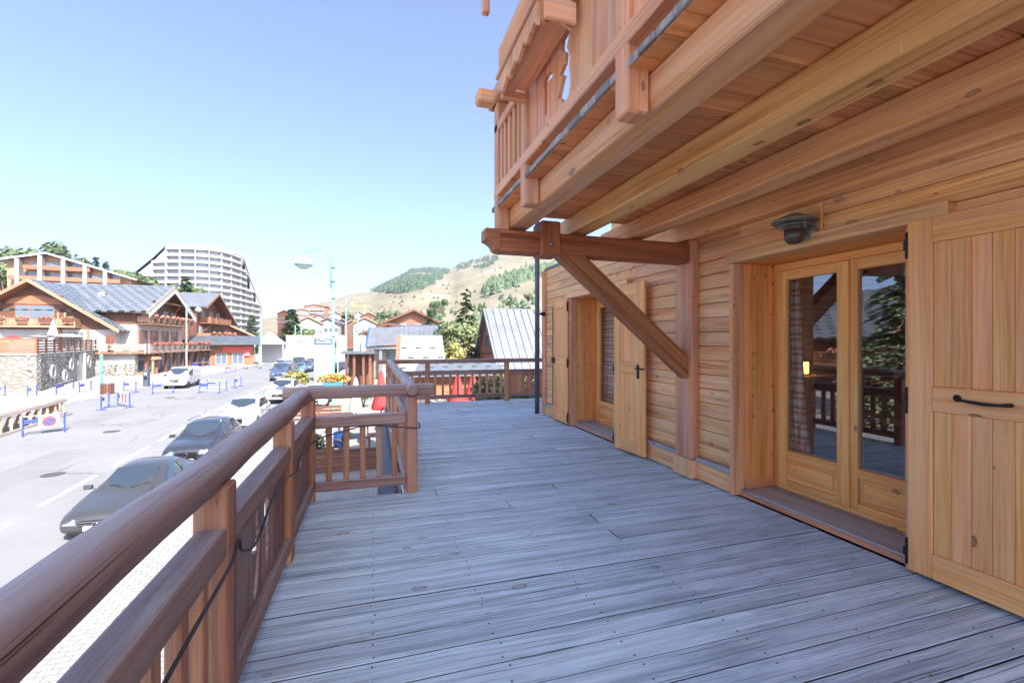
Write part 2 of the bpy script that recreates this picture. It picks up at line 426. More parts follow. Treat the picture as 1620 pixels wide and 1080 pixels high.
# corner board, downpipe
m = MB(); m.box((3.36, 8.70, .0), (3.398, 8.87, 2.95), 2); m.build('corner_board', M['outer'], house, bev=.006)
m = MB(); m.tube([(3.28, 8.93, -.1), (3.28, 8.93, 5.9)], .05, 14)
for zz in (.25, 1.6, 2.9): m.tube([(3.28, 8.93, zz), (3.28, 8.93, zz + .03)], .057, 14)
m.build('downpipe', M['zinc'], house)
m = MB(); m.box((3.30, 8.66, 2.02), (3.36, 8.74, 2.10)); m.box((3.24, 8.68, 2.04), (3.30, 8.72, 2.08)); m.build('pipe_bracket', M['black'], house, bev=.004)
# openings --------------------------------------------------------------------------------
def opening(y0, y1, name_label):
    ft = MB()   # outer jamb trim
    for ya, yb in ((y0 - .062, y0), (y1, y1 + .062)):
        ft = MB(); ft.box((3.335, ya, .012), (3.47, yb, ZL - .002), 2)
        ft.build('jamb_trim', M['outer'], house, bev=.005)
    li = MB(); li.box((3.315, y0 - .24, ZL), (3.46, y1 + .125, ZL + .098), 1); li.build('lintel', M['siding'], house, bev=.006)
    sf = MB()
    for k in range(3): sf.box((3.47 + k * .122, y0 - .05, ZL + .001), (3.589 + k * .122, y1 + .05, ZL + .03), 1)
    sf.build('lintel_soffit', M['reveal'], house, bev=.004)
    rv = MB()
    for ya, yb in ((y0 - .03, y0), (y1, y1 + .03)):
        rv = MB()
        for k in range(3): rv.box((3.471 + k * .122, ya, .14), (3.591 + k * .122, yb, ZL), 2)
        rv.build('reveal_boards', M['reveal'], house, bev=.004)
    rb = MB()
    for ya, yb in ((y0 - .0, y0 + .012), (y1 - .012, y1)):
        rb = MB(); rb.box((3.47, ya, .068), (3.83, yb, .145), 0); rb.build('reveal_skirting', M['outer'], house, bev=.004)
    si = MB(); si.box((3.42, y0 + .002, .045), (3.88, y1 - .002, .066), 1); si.build('door_sill', M['sill'], house, bev=.006)
    sf = MB(); sf.box((3.415, y0 + .002, .006), (3.46, y1 - .002, .044), 1); sf.build('sill_riser', M['outer'], house, bev=.005)
    # french window
    dr = MB(); X0, X1 = 3.83, 3.90
    dr.box((X0, y0 + .001, .067), (X1, y0 + .055, ZL - .07), 2); dr.box((X0, y1 - .055, .067), (X1, y1 - .001, ZL - .07), 2)
    dr.box((X0, y0 + .001, ZL - .07), (X1, y1 - .001, ZL), 1); dr.box((X0 - .012, y0 + .055, .067), (X1, y1 - .055, .105), 1)
    door = dr.build('french_window', M['door'], house, bev=.005)
    mid = (y0 + y1) / 2
    for (a, b) in ((y0 + .06, mid - .004), (mid + .004, y1 - .06)):
        lf = MB(); XF = 3.815; sw = .085
        lf.box((XF, a, .108), (XF + .06, a + sw, ZL - .075), 2); lf.box((XF, b - sw, .108), (XF + .06, b, ZL - .075), 2)
        lf.box((XF, a + sw, ZL - .165), (XF + .06, b - sw, ZL - .075), 1)
        lf.box((XF, a + sw, .375), (XF + .06, b - sw, .452), 1); lf.box((XF, a + sw, .108), (XF + .06, b - sw, .165), 1)
        lf.box((XF + .02, a + sw, .165), (XF + .04, b - sw, .375), 1)
        lf.box((XF + .008, a + sw + .04, .205), (XF + .0195, b - sw - .04, .338), 1)
        leaf = lf.build('door_leaf', M['door'], door, bev=.007, seg=2)
        g = MB(); g.box((XF + .028, a + sw - .01, .44), (XF + .034, b - sw + .01, ZL - .155)); g.build('glass_pane', M['glass'], door)
        sp = MB()
        for ya in (a + sw, b - sw - .014): sp.box((XF + .036, ya, .455), (XF + .05, ya + .014, ZL - .168))
        sp.box((XF + .036, a + sw + .0145, .455), (XF + .05, b - sw - .0145, .469))
        sp.build('pane_spacer', M['bolt'], door)
    cv = MB(); cv.box((3.798, mid - .028, .115), (3.813, mid + .028, ZL - .08), 2); cv.build('cover_strip', M['door'], door, bev=.006, seg=2)
opening(*O1, 'near'); opening(*O2, 'far')

def shutter(yh, ye, x, rot, label):
    """board shutter hinged at yh, free end at ye"""
    sgn = 1 if ye > yh else -1; W = abs(ye - yh)
    f = MB(); zb, zt = .035, 2.27; th = .035
    def P(s, xx, z): # s along leaf from hinge
        return Vector((x + xx + s * math.sin(rot), yh + sgn * s * math.cos(rot), z))
    def bx(mb, s0, s1, x0, x1, z0, z1, ax):
        L = (P(1, 0, 0) - P(0, 0, 0)); N = Vector((0, 0, 1)).cross(L)
        if N.x < 0: N = -N
        Z = Vector((0, 0, 1)); c = P((s0 + s1) / 2, 0, (z0 + z1) / 2) + N * ((x0 + x1) / 2)
        if ax == 2: mb.obox(c, Z, L, N, z1 - z0, s1 - s0, x1 - x0)
        else: mb.obox(c, L, Z, N, s1 - s0, z1 - z0, x1 - x0)
    bx(f, 0, .135, 0, th, zb, zt, 2); bx(f, W - .135, W, 0, th, zb, zt, 2)
    bx(f, .136, W - .136, 0, th, zt - .16, zt, 1); bx(f, .136, W - .136, 0, th, 1.07, 1.225, 1); bx(f, .136, W - .136, 0, th, zb, .19, 1)
    sh = f.build('shutter', M['shutter'], house, bev=.005)
    if label: sh['label'] = label
    b = MB(); n = 5; w = (W - .272) / n
    for k in range(n):
        for (a, c) in ((.191, 1.069), (1.226, zt - .161)):
            bx(b, .136 + k * w + .001, .136 + (k + 1) * w - .001, .012, .03, a, c, 2)
    b.build('shutter_boards', M['shutter'], sh, bev=.003)
    for zz in (.15, 1.12, 2.12):
        h = MB(); bx(h, -.012, .006, -.006, .02, zz - .085, zz + .085, 2); bx(h, -.018, -.002, -.012, .008, zz - .03, zz + .03, 2)
        h.build('hinge', M['black'], sh, bev=.004)
    return sh, P, bx
sh, P, bx = shutter(2.065, 1.325, 3.30, 0, 'near shutter of five pale vertical boards, folded back against wall')
hd = MB(); hy = 1.80
hd.tube([(3.292, hy, 1.165), (3.262, hy - .01, 1.165), (3.252, hy - .05, 1.158), (3.248, hy - .14, 1.15), (3.252, hy - .21, 1.152), (3.262, hy - .235, 1.155), (3.292, hy - .24, 1.155)], [.012, .011, .008, .011, .008, .011, .012], 8)
hd.lathe([(.001, -.006), (.02, -.004), (.022, 0)], (3.296, hy, 1.165), 10, M=Matrix.Rotation(R(90), 3, 'Y')); hd.build('shutter_handle', M['black'], sh)
sh, P, bx = shutter(5.66, 5.0, 3.215, .09, 'middle shutter standing slightly off the wall')
h = MB(); bx(h, .53, .56, -.022, 0, 1.02, 1.2, 2); bx(h, .5, .70, -.03, -.018, 1.14, 1.16, 1); h.build('shutter_latch', M['black'], sh, bev=.004)
sh, P, bx = shutter(7.43, 8.09, 3.29, 0.0, 'far shutter near the downpipe')
h = MB(); h.tube([P(.62, -.02, .3), P(.62, -.02, 2.15)], .007, 6); bx(h, .55, .66, -.035, -.01, 1.1, 1.2, 2); h.build('shutter_bolt', M['black'], sh)
# post, crossbeam, brace -----------------------------------------------------------------
m = MB(); m.box((3.30, 4.14, .215), (3.398, 4.43, 2.60), 2); m.build('wall_post', M['outer'], house, bev=.012)
m = MB(); m.box((3.285, 4.125, .012), (3.40, 4.445, .213), 2); m.build('post_base', M['siding'], house, bev=.008)
m = MB()
CB = [(1.02, 2.575), (1.02, 2.47), (1.06, 2.455), (1.10, 2.42), (1.115, 2.385), (1.17, 2.365), (3.297, 2.355), (3.297, 2.565)]
m.prism([(x, 4.17, zz) for x, zz in CB], (0, .21, 0)); 
m2 = MB(); m2.beam((1.16, 4.275, 2.467), (3.297, 4.275, 2.462), .20, .212); n = 8
prof = [(1.16, 2.362), (1.115, 2.385), (1.10, 2.42), (1.06, 2.455), (1.02, 2.47), (1.02, 2.573), (1.16, 2.573)]
m2.prism([(x, 4.175, zz) for x, zz in prof], (0, .2, 0))
m2.build('cross_beam', M['brace'], house, bev=.012)
m = MB(); m.beam((1.80, 4.275, 2.46), (3.37, 4.275, 1.16), .16, .20)
m.build('diagonal_brace', M['brace'], house, bev=.014)
m = MB(); m.box((1.57, 4.145, 2.345), (1.77, 4.4, 2.68), 2); m.build('beam_block', M['brace'], house, bev=.01)
m = MB(); m.lathe([(.001, .012), (.018, .01), (.024, 0)], (1.67, 4.144, 2.45), 10, M=Matrix.Rotation(R(90), 3, 'X')); m.build('bolt', M['bolt'], house)
# balcony overhead ------------------------------------------------------------------------
bal = MB(); y = -2.0
while y < 4.42:
    w_ = random.uniform(.13, .17); bal.box((1.16, y + .003, 2.785), (3.40, min(y + w_, 4.43), 2.825), 0); y += w_
balcony = bal.build('balcony_floor', M['soffit'], house, bev=.004)
m = MB(); y = -2.0
while y < 4.4:
    w_ = random.uniform(.12, .18); dx_ = random.uniform(-.006, .004); m.box((1.142 + dx_, y + .002, 2.787), (1.158, min(y + w_, 4.43) - .002, 2.828 + random.uniform(-.004, .004)), 2); y += w_
m.build('weathered_edge', M['greywood'], balcony, bev=.004)
for i, (xa, xb, ye) in enumerate(((1.265, 1.465, 4.42), (1.93, 2.13, 4.92), (2.61, 2.81, 4.92), (3.24, 3.395, 4.92))):
    m = MB(); m.box((xa, -2.0, 2.60), (xb, ye, 2.782), 1)
    m.build('floor_beam', (M['outer'], M['beamdrip'], M['beam'], M['beam'])[i], balcony, bev=.016, seg=2)
# balcony railing
rl = MB(); rl.box((1.135, -2, 2.90), (1.235, 4.33, 2.99), 1); rl.box((1.14, -2, 3.52), (1.23, 4.33, 3.60), 1)
rl.build('balcony_rail', M['outer'], balcony, bev=.008)
hr = MB(); hr.box((1.10, -2, 3.80), (1.27, 4.45, 3.93), 1); hr.box((.96, 4.24, 3.80), (3.3, 4.40, 3.93), 0); hr.build('balcony_handrail', M['outer'], balcony, bev=.03, seg=2)
for yy in (-1.3, .38, 1.94, 3.44, 4.27):
    m = MB(); z0 = 2.58 if yy < 4 else 2.575; m.box((1.14, yy - .06, z0), (1.262, yy + .06, 3.80), 2); m.build('balcony_post', M['outer'], balcony, bev=.01)
for yy in (3.62, 3.76, 3.90, 4.04, 4.15):
    m = MB(); m.box((1.16, yy - .022, 2.99), (1.21, yy + .022, 3.52), 2); m.build('balcony_baluster', M['outer'], balcony, bev=.004)
er = MB(); er.box((1.27, 4.28, 2.90), (3.3, 4.36, 2.99), 0); er.box((1.27, 4.28, 3.52), (3.3, 4.36, 3.6), 0); er.build('balcony_end_rail', M['outer'], balcony, bev=.008)
for k in range(13):
    m = MB(); m.box((1.40 + k * .145, 4.30, 2.99), (1.45 + k * .145, 4.34, 3.52), 2); m.build('balcony_baluster', M['outer'], balcony, bev=.004)
# boards with cut-outs
CANE = [(.02, .02), (.045, .02), (.05, .20), (.045, .30), (.06, .38), (.05, .44), (.02, .46), (-.03, .43), (-.055, .36), (-.05, .34), (-.015, .36), (.012, .36), (.02, .30), (.015, .2)]
SWAN = [(-.01, .0), (.02, .04), (.04, .10), (.07, .11), (.05, .15), (.03, .22), (.01, .27), (.05, .30), (.035, .33), (.0, .36), (-.01, .44), (.03, .52), (.025, .6), (-.03, .61), (-.045, .55), (-.025, .47), (-.05, .36), (-.045, .25), (-.055, .12), (-.04, .03)]
LEAFC = [(.0, .0), (.022, .12), (.028, .22), (.012, .30), (.035, .36), (.03, .46), (.0, .52), (-.03, .46), (-.032, .37), (-.008, .29), (-.012, .2), (-.012, .1)]
STEM = [(-.03, .0), (-.005, .04), (.012, .14), (.03, .26), (.03, .36), (.005, .46), (.018, .55), (.0, .55), (-.02, .46), (-.008, .36), (-.05, .335), (-.05, .30), (-.005, .28), (-.018, .16), (-.04, .06)]
def boards(x, ya, yb, za, zb, n, cuts, mat, parent, th=.025, name='railing_board'):
    w_ = (yb - ya) / n
    for k in range(n):
        hs = []
        for (kk, shp, dz, sc) in cuts:
            if kk == k: hs.append([((ya + (k + .5) * w_) + a * sc[0], za + dz + b * sc[1]) for a, b in shp])
        panel(name, mat, [(ya + k * w_ + .0015, za), (ya + (k + 1) * w_ - .0015, za), (ya + (k + 1) * w_ - .0015, zb), (ya + k * w_ + .0015, zb)], hs,
              lambda a, b: Vector((x, a, b)), th, parent)
boards(1.185, 2.0, 3.38, 2.99, 3.52, 5, [(2, SWAN, .03, (1.7, .72)), (3, CANE, .10, (1.5, .62))], M['outer'], balcony, name='balcony_board')
boards(1.185, .44, 1.88, 2.99, 3.52, 5, [], M['outer'], balcony, name='balcony_board')
# flower box on brackets
fb = MB(); fb.box((.93, 2.50, 3.40), (1.133, 3.28, 3.425), 1); fb.box((.935, 2.52, 3.425), (.955, 3.26, 3.66), 1); fb.box((.955, 2.52, 3.425), (1.13, 2.54, 3.66), 0); fb.box((.955, 3.24, 3.425), (1.13, 3.26, 3.66), 0)
box_ = fb.build('flower_box', M['outer'], balcony, bev=.004)
ap = []; N = 9
for k in range(N + 1):
    a = 2.47 + k * (.84 / N); ap.append((a, 3.36 if k % 2 else 3.325))
    if k < N: ap.append((a + .84 / N * .5, 3.345 if k % 2 else 3.375))
panel('scalloped_apron', M['outer'], ap + [(3.31, 3.47), (2.47, 3.47)], [], lambda a, b: Vector((.915, a, b)), .022, box_)
ap = [(0.925, 3.345), (.96, 3.335), (1.0, 3.37), (1.04, 3.40), (1.07, 3.355), (1.13, 3.335), (1.13, 3.47), (.925, 3.47)]
panel('scalloped_apron', M['outer'], ap, [], lambda a, b: Vector((a, 2.47, b)), .022, box_)
tr = MB(); tr.box((.885, 2.45, 3.471), (.925, 3.33, 3.50), 1); tr.box((.9255, 2.45, 3.471), (1.13, 2.485, 3.50), 0); tr.box((.905, 2.475, 3.501), (.93, 3.31, 3.70), 1); tr.box((.9305, 2.475, 3.501), (1.13, 2.495, 3.70), 0)
tr.build('box_moulding', M['outer'], box_, bev=.008)
bk = MB(); bk.box((.935, 3.30, 3.345), (1.135, 3.36, 3.40), 0); bk.build('box_bracket', M['outer'], box_, bev=.006)
bk = MB(); bk.box((.935, 2.42, 3.345), (1.135, 2.448, 3.47), 0); bk.build('box_bracket', M['outer'], box_, bev=.006)
# upper storey balcony and roof (mostly above the frame)
m = MB(); m.box((1.2, -2, 5.46), (3.4, 4.9, 5.6), 1); m.build('upper_balcony', M['soffit'], house)
m = MB(); m.box((1.17, 4.93, 5.17), (1.25, 5.01, 5.75), 2); m.box((1.19, 4.95, 5.15), (1.23, 4.99, 5.17), 2); m.build('pendant_post', M['outer'], house, bev=.01)
m = MB(); m.prism([(1.35, -15, 8.6), (9, -15, 11.6), (17, -15, 8.6), (17, -15, 8.85), (9, -15, 11.9), (1.35, -15, 8.85)], (0, 23.9, 0)); m.build('roof', M['zinc'], house)  # unseen roof, its length and overhang shaped to shade the deck
m = MB(); m.box((3.4, -14, -5), (12, -2.01, 8.6), 1); m.build('rear_shade_block', M['siding'], house)  # unseen block behind the camera, added to keep sun off the deck
m = MB(); m.box((-.62, -6, -5), (XW + 8, 4.55, -.28), 1); m.box((.45, 4.55, -5), (XW + 8, 11.0, -.28), 1); m.build('ground_floor', M['plaster'], house)
# room behind the glass
m = MB(); m.box((3.7, .2, -.05), (7.6, 8.5, .03), 1); m.build('room_floor', M['interior'], house)
m = MB(); m.box((7.5, .2, .03), (7.6, 8.5, 2.6), 1); m.box((3.7, .1, .03), (7.5, .2, 2.6), 0); m.box((3.7, 4.55, .03), (7.5, 4.65, 2.6), 0); m.box((3.7, 8.5, .03), (7.5, 8.55, 2.6), 0); m.box((3.7, .2, 2.45), (7.5, 8.5, 2.6), 1)
m.build('room_wall', M['interior'], house)

# wall lamp --------------------------------------------------------------------------------
lamp = wthing('wall_lamp', 'bronze outdoor lamp with domed hood, fixed above the glass door', 'lamp', (3.40, 2.80, 2.37))
LY, LX = 2.80, 3.20
m = MB(); m.box((3.375, LY - .09, 2.36), (3.398, LY - .03, 2.60), 2); m.build('mounting_block', M['siding'], lamp, bev=.003)
m = MB(); m.lathe([(.075, 0), (.075, .02), (.055, .045), (.001, .048)], (3.36, LY, 2.36), 18, M=Matrix.Rotation(R(-90), 3, 'Y')); m.build('base_plate', M['lampmetal'], lamp)
m = MB(); m.tube([(3.33, LY, 2.36), (3.28, LY, 2.355), (3.24, LY, 2.37), (LX + .03, LY, 2.375)], .015, 8); m.build('arm', M['lampmetal'], lamp)
m = MB(); m.lathe([(.165, 2.445), (.16, 2.455), (.10, 2.485), (.05, 2.505), (.03, 2.515), (.001, 2.517)], (LX, LY, 0), 24); m.lathe([(.155, 2.443), (.09, 2.475), (.001, 2.50)], (LX, LY, 0), 24); m.build('hood', M['lampmetal'], lamp)
m = MB()
for zz, rr in ((2.415, .13), (2.435, .145)): m.lathe([(rr, zz), (rr, zz + .004), (.075, zz + .012), (.075, zz + .004)], (LX, LY, 0), 24)
for k in range(3):
    a = k * 2.1 + .4; m.tube([(LX + .1 * math.cos(a), LY + .1 * math.sin(a), 2.38), (LX + .1 * math.cos(a), LY + .1 * math.sin(a), 2.47)], .005, 6)
m.build('louvre_rings', M['lampmetal'], lamp)
m = MB(); m.lathe([(.066, 2.46), (.066, 2.40), (.07, 2.395), (.07, 2.36)], (LX, LY, 0), 18); m.build('lamp_glass', M['bolt'], lamp)
m = MB(); m.lathe([(.074, 2.385), (.074, 2.335), (.065, 2.30), (.04, 2.275), (.001, 2.27)], (LX, LY, 0), 18); m.build('lamp_body', M['lampglobe'], lamp)

# curtain, table, lantern inside ---------------------------------------------------------------
tc = NT('striped_curtain'); o_ = tc.obj(); sp_ = tc.n('ShaderNodeSeparateXYZ'); tc.l(o_, sp_.inputs[0])
st = tc.math('FRACT', tc.math('MULTIPLY', sp_.outputs[2], 7.0)); st2 = tc.math('FRACT', tc.math('MULTIPLY', sp_.outputs[1], 26.0))
cc = tc.ramp(st, [(.0, (.88, .82, .74)), (.25, (.55, .12, .10)), (.42, (.85, .78, .70)), (.6, (.18, .14, .16)), (.8, (.75, .66, .58))])
cc = tc.mix(tc.math('MULTIPLY', tc.math('GREATER_THAN', st2, .6), .45), cc, (.08, .05, .05)); tc.color(cc); tc.set(Roughness=.9); M['curtain'] = tc.m
def curtain(y0, y1, x, label, flare):
    m = MB(); n = 40; rows = [(2.2, 0), (1.3, .25), (.75, .45), (.2, 1.0)]
    b = len(m.v)
    for z_, k in rows:
        for i in range(n + 1):
            t_ = i / n; y_ = y0 + (y1 - y0) * (1 - flare * (1 - k)) * t_
            m.v.append(Vector((x + .035 * math.sin(t_ * 30) * (.6 + .4 * k), y_, z_)))
    for r_ in range(len(rows) - 1):
        for i in range(n): m.face([b + r_ * (n + 1) + i, b + r_ * (n + 1) + i + 1, b + (r_ + 1) * (n + 1) + i + 1, b + (r_ + 1) * (n + 1) + i], None, .5, True)
    o = m.build('curtain', M['curtain'], None, loc=((x, y0, .2))); o.modifiers.new('solid', 'SOLIDIFY').thickness = .004
    return tag(o, label, 'curtain')
curtain(3.62, 3.24, 3.97, 'striped red and grey curtain inside near glass door, hanging at its left pane', .45)
curtain(7.45, 6.5, 3.97, 'patterned dark curtain behind the far french window', .2)
tb = wthing('dining_table', 'dark wooden table standing indoors behind the near glass door', 'table', (5.0, 2.9, .03))
m = MB(); m.box((4.6, 1.7, .72), (5.5, 3.5, .78), 1); m.build('tabletop', M['brace'], tb, bev=.01)
for xx in (4.68, 5.42):
    for yy in (1.8, 3.4):
        m = MB(); m.box((xx - .04, yy - .04, .03), (xx + .04, yy + .04, .72), 2); m.build('leg', M['brace'], tb, bev=.006)
M['amber'] = plain('lit_amber_glass', (.9, .5, .1), .4, emit=(1, .55, .08, 1.2))
ln = wthing('amber_lantern', 'small glowing amber lantern inside, seen through the left door pane', 'lantern', (4.9, 4.17, 1.1))
m = MB(); m.box((4.86, 4.12, 1.12), (4.94, 4.22, 1.26)); m.build('lantern_glass', M['amber'], ln, bev=.01)
m = MB(); m.box((4.85, 4.11, 1.26), (4.95, 4.23, 1.28)); m.box((4.85, 4.11, 1.101), (4.95, 4.23, 1.12)); m.tube([(4.9, 4.13, 1.28), (4.9, 4.13, 1.33), (4.9, 4.21, 1.33), (4.9, 4.21, 1.28)], .006, 6); m.build('lantern_cage', M['black'], ln)
sd = wthing('sideboard', 'dark cabinet against the partition inside the room', 'sideboard', (5.4, 4.3, .03))
m = MB(); m.box((4.6, 4.0, .03), (6.3, 4.54, 1.06), 0); m.build('carcass', M['brace'], sd, bev=.01)
m = MB(); m.box((4.56, 3.96, 1.061), (6.34, 4.54, 1.10), 0); m.build('top_board', M['interior'], sd, bev=.006)

# ================================================================== THE DECK
deck = wthing('wooden_deck', 'grey weathered plank terrace floor running along the chalet', 'deck', (1.5, 3, -.2))
m = MB(); nails = MB(); P_ = .172; y = -1.9 - 18 * .172
def ring(mb, x, y_, z_):
    mb.lathe([(.0052, z_ - .002), (.005, z_), (.001, z_)], (x, y_, 0), 7)
seg_x = [-.70, .0, .6, 1.2, 1.8, 2.4, 3.0, 3.36]
while y < 11.2:
    xa = -.70 if y + P_ / 2 < 4.72 else .30
    xb = 3.40 if y < 8.8 else 6.2
    # boards butt on joists
    cuts = [xa]; jo = [j for j in seg_x[1:-1] if j > xa + .5 and j < xb - .5] + ([3.9, 4.6, 5.2] if xb > 4 else [])
    for j in jo:
        if j - cuts[-1] > 1.1 and xb - j > .7 and random.random() < .10: cuts.append(j)
    cuts.append(xb)
    for a, b in zip(cuts[:-1], cuts[1:]):
        m.box((a + .0015, y + .0036, -.032 + random.uniform(-.0015, .0015)), (b - .0015, y + P_ - .0036, 0.0 + random.uniform(-.0022, .0018)), 0)
    for j in seg_x[1:-1] + [xa + .12]:
        if j < xa: continue
        for dy in (.035, P_ - .04): ring(nails, j + random.uniform(-.012, .012), y + dy + random.uniform(-.008, .008), .0026)
    y += P_
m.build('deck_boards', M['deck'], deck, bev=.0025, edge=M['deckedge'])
M['nail'] = plain('rusty_nail', (.045, .04, .045), .6)
nails.build('nail_heads', M['nail'], deck)['kind'] = 'stuff'
m = MB()
for j in seg_x: m.box((j - .04, -1.9, -.2), (j + .04, 4.6 if j < .3 else 11.1, -.04), 1)
for j in (3.9, 4.6, 5.2, 6.1): m.box((j - .04, 8.9, -.2), (j + .04, 11.1, -.04), 1)
m.box((-.66, -1.9, -.262), (3.2, 4.55, -.205), 1); m.box((.42, 4.56, -.262), (3.2, 11.05, -.205), 1)
m.build('joists', M['brace'], deck)
m = MB(); m.box((-.69, -4.9, -.058), (3.38, 4.6, -.05)); m.box((.31, 4.601, -.058), (3.38, 11.15, -.05)); m.build('gap_shade_sheet', M['black'], deck)  # black sheet added so the gaps between boards read as shade
m = MB(); m.box((-.735, -5, -.26), (-.705, 4.74, -.035), 1); m.box((-.70, 4.72, -.26), (.27, 4.75, -.035), 0); m.box((.262, 4.76, -.26), (.292, 11.2, -.035), 1); m.box((.30, 11.21, -.26), (6.2, 11.24, -.035), 0)
m.build('fascia_board', M['rail'], deck, bev=.004)
m = MB(); m.box((.05, 4.80, -.235), (.255, 11.2, -.22), 1); m.box((.05, 4.80, -.219), (.06, 11.2, -.15), 1); m.box((.245, 4.80, -.219), (.255, 11.2, -.15), 1); m.build('zinc_gutter', M['zinc'], deck)

# ================================================================== RAILINGS
def rrail(a, b, w_, h_, mat, parent, name, bev=.014, seg=2):
    mm = MB(); mm.beam(a, b, w_, h_); return mm.build(name, mat, parent, bev=bev, seg=seg)
def log(path, rx, ry, mat, parent, name='handrail', wob=.004):
    mm = MB(); pts = []
    for i in range(len(path) - 1):
        a, b = Vector(path[i]), Vector(path[i + 1]); n = max(2, int((b - a).length / .12))
        for k in range(n): pts.append(a.lerp(b, k / n))
    pts.append(Vector(path[-1]))
    ph = random.random() * 6
    for i, p in enumerate(pts):
        p.z += wob * math.sin(i * .8 + ph) + random.uniform(-.0015, .0015); p.x += wob * .7 * math.sin(i * .53 + 2 * ph)
    rs = [rx * (1 + .03 * math.sin(i * .63 + ph)) for i in range(len(pts))]
    rs[0] *= .8; rs[-1] *= .8
    mm.tube(pts, rs, 18, ry=ry / rx); return mm.build(name, mat, parent)
LR = wthing('deck_railing', 'long dark brown railing with cut-out boards, running along the street side of the deck', 'railing', (-.6, 1.5, 0), 'railings round the deck')
log([(-.615, -1.9, .985), (-.615, 4.70, .985)], .068, .074, M['rail'], LR)
rrail((-.582, -1.9, .738), (-.582, 4.62, .738), .105, .115, M['rail'], LR, 'middle_rail')
rrail((-.585, -1.9, .128), (-.585, 4.62, .128), .11, .095, M['rail'], LR, 'bottom_rail')
for yy in (-1.2, .44, 2.02, 3.44, 4.66):
    mm = MB(); mm.box((-.642, yy - .058, -.2), (-.524, yy + .058, .95), 2); mm.build('post', M['railpost'], LR, bev=.008)
for yy in [-1.0, -.8, -.6, -.4, -.2, 0, .2, .66, .86, 1.06, 1.26, 1.46, 1.66, 1.84]:
    mm = MB(); mm.box((-.61, yy - .026, .176), (-.558, yy + .026, .68), 2); mm.build('baluster', M['railpost'], LR, bev=.005)
boards(-.578, 2.085, 3.375, .176, .68, 6, [(2, STEM, .02, (2.0, .84)), (3, LEAFC, .04, (1.7, .84))], M['rail'], LR, th=.018)
boards(-.578, 3.505, 4.595, .176, .68, 5, [(2, LEAFC, .03, (1.7, .86))], M['rail'], LR)
SR = wthing('deck_railing', 'short railing of five square balusters crossing the deck corner', 'railing', (-.1, 4.66, 0), 'railings round the deck')
rrail((-.80, 4.665, 1.012), (.60, 4.665, 1.018), .115, .115, M['rail'], SR, 'handrail', .02)
rrail((-.522, 4.665, .732), (.318, 4.665, .742), .10, .11, M['rail'], SR, 'middle_rail')
rrail((-.522, 4.665, .128), (.318, 4.665, .128), .10, .09, M['rail'], SR, 'bottom_rail')
mm = MB(); mm.box((.32, 4.61, .0), (.425, 4.72, .955), 2); mm.build('post', M['railpost'], SR, bev=.008)
for xx in (-.40, -.245, -.095, .06, .205):
    mm = MB(); mm.box((xx - .027, 4.638, .174), (xx + .027, 4.692, .68), 2); mm.build('baluster', M['railpost'], SR, bev=.005)
SE = wthing('deck_railing', 'side railing with rounded log handrail, running from the corner post to the far corner', 'railing', (.36, 8, 0), 'railings round the deck')
log([(.375, 4.52, 1.035), (.37, 4.75, 1.035), (.365, 11.2, 1.02)], .062, .062, M['rail'], SE, wob=.012)
rrail((.345, 4.725, .738), (.345, 11.04, .738), .10, .11, M['rail'], SE, 'middle_rail')
rrail((.345, 4.725, .128), (.345, 11.04, .128), .10, .09, M['rail'], SE, 'bottom_rail')
for yy in (6.1, 7.6, 9.2, 10.99):
    mm = MB(); mm.box((.288, yy - .055, -.2), (.40, yy + .055, 1.0), 2); mm.build('post', M['railpost'], SE, bev=.008)
for k in range(38):
    yy = 4.9 + k * .16
    if min(abs(yy - q) for q in (6.1, 7.6, 9.2, 10.99)) < .09: continue
    mm = MB(); mm.box((.32, yy - .026, .174), (.372, yy + .026, .68), 2); mm.build('baluster', M['railpost'], SE, bev=.005)
FR = wthing('deck_railing', 'far end railing of slim balusters and a carved panel beside the downpipe', 'railing', (3, 11.1, 0), 'railings round the deck')
rrail((.10, 11.1, 1.02), (6.2, 11.1, 1.02), .11, .10, M['rail'], FR, 'handrail', .02)
rrail((.42, 11.1, .738), (6.2, 11.1, .738), .10, .11, M['rail'], FR, 'middle_rail')
rrail((.42, 11.1, .155), (6.2, 11.1, .155), .10, .09, M['rail'], FR, 'bottom_rail')
for xx in (1.26, 3.25, 5.2, 6.14):
    mm = MB(); mm.box((xx - .055, 11.045, -.1), (xx + .055, 11.155, .968), 2); mm.build('post', M['railpost'], FR, bev=.008)
for k in range(15):
    xx = .52 + k * .185
    if abs(xx - 1.26) < .1: continue
    if xx > 3.15: break
    mm = MB(); mm.box((xx - .027, 11.073, .2), (xx + .027, 11.127, .683), 2); mm.build('baluster', M['railpost'], FR, bev=.005)
FLW = [(0, 0), (.012, .0), (.012, .1), (.05, .13), (.05, .15), (.012, .14), (.012, .22), (.05, .25), (.045, .29), (.015, .29), (.02, .34), (0, .36), (-.02, .34), (-.015, .29), (-.045, .29), (-.05, .25), (-.012, .22), (-.012, .14), (-.05, .15), (-.05, .13), (-.012, .1), (-.012, 0)]
for k in range(10):
    xa = 3.31 + k * .183; hs = [[(xa + .09 + a, .26 + b) for a, b in FLW]] if k in (2, 3, 6, 7) else []
    panel('railing_board', M['railpost'], [(xa, .2), (xa + .181, .2), (xa + .181, .683), (xa, .683)], hs, lambda a, b: Vector((a, 11.1, b)), .025, FR)
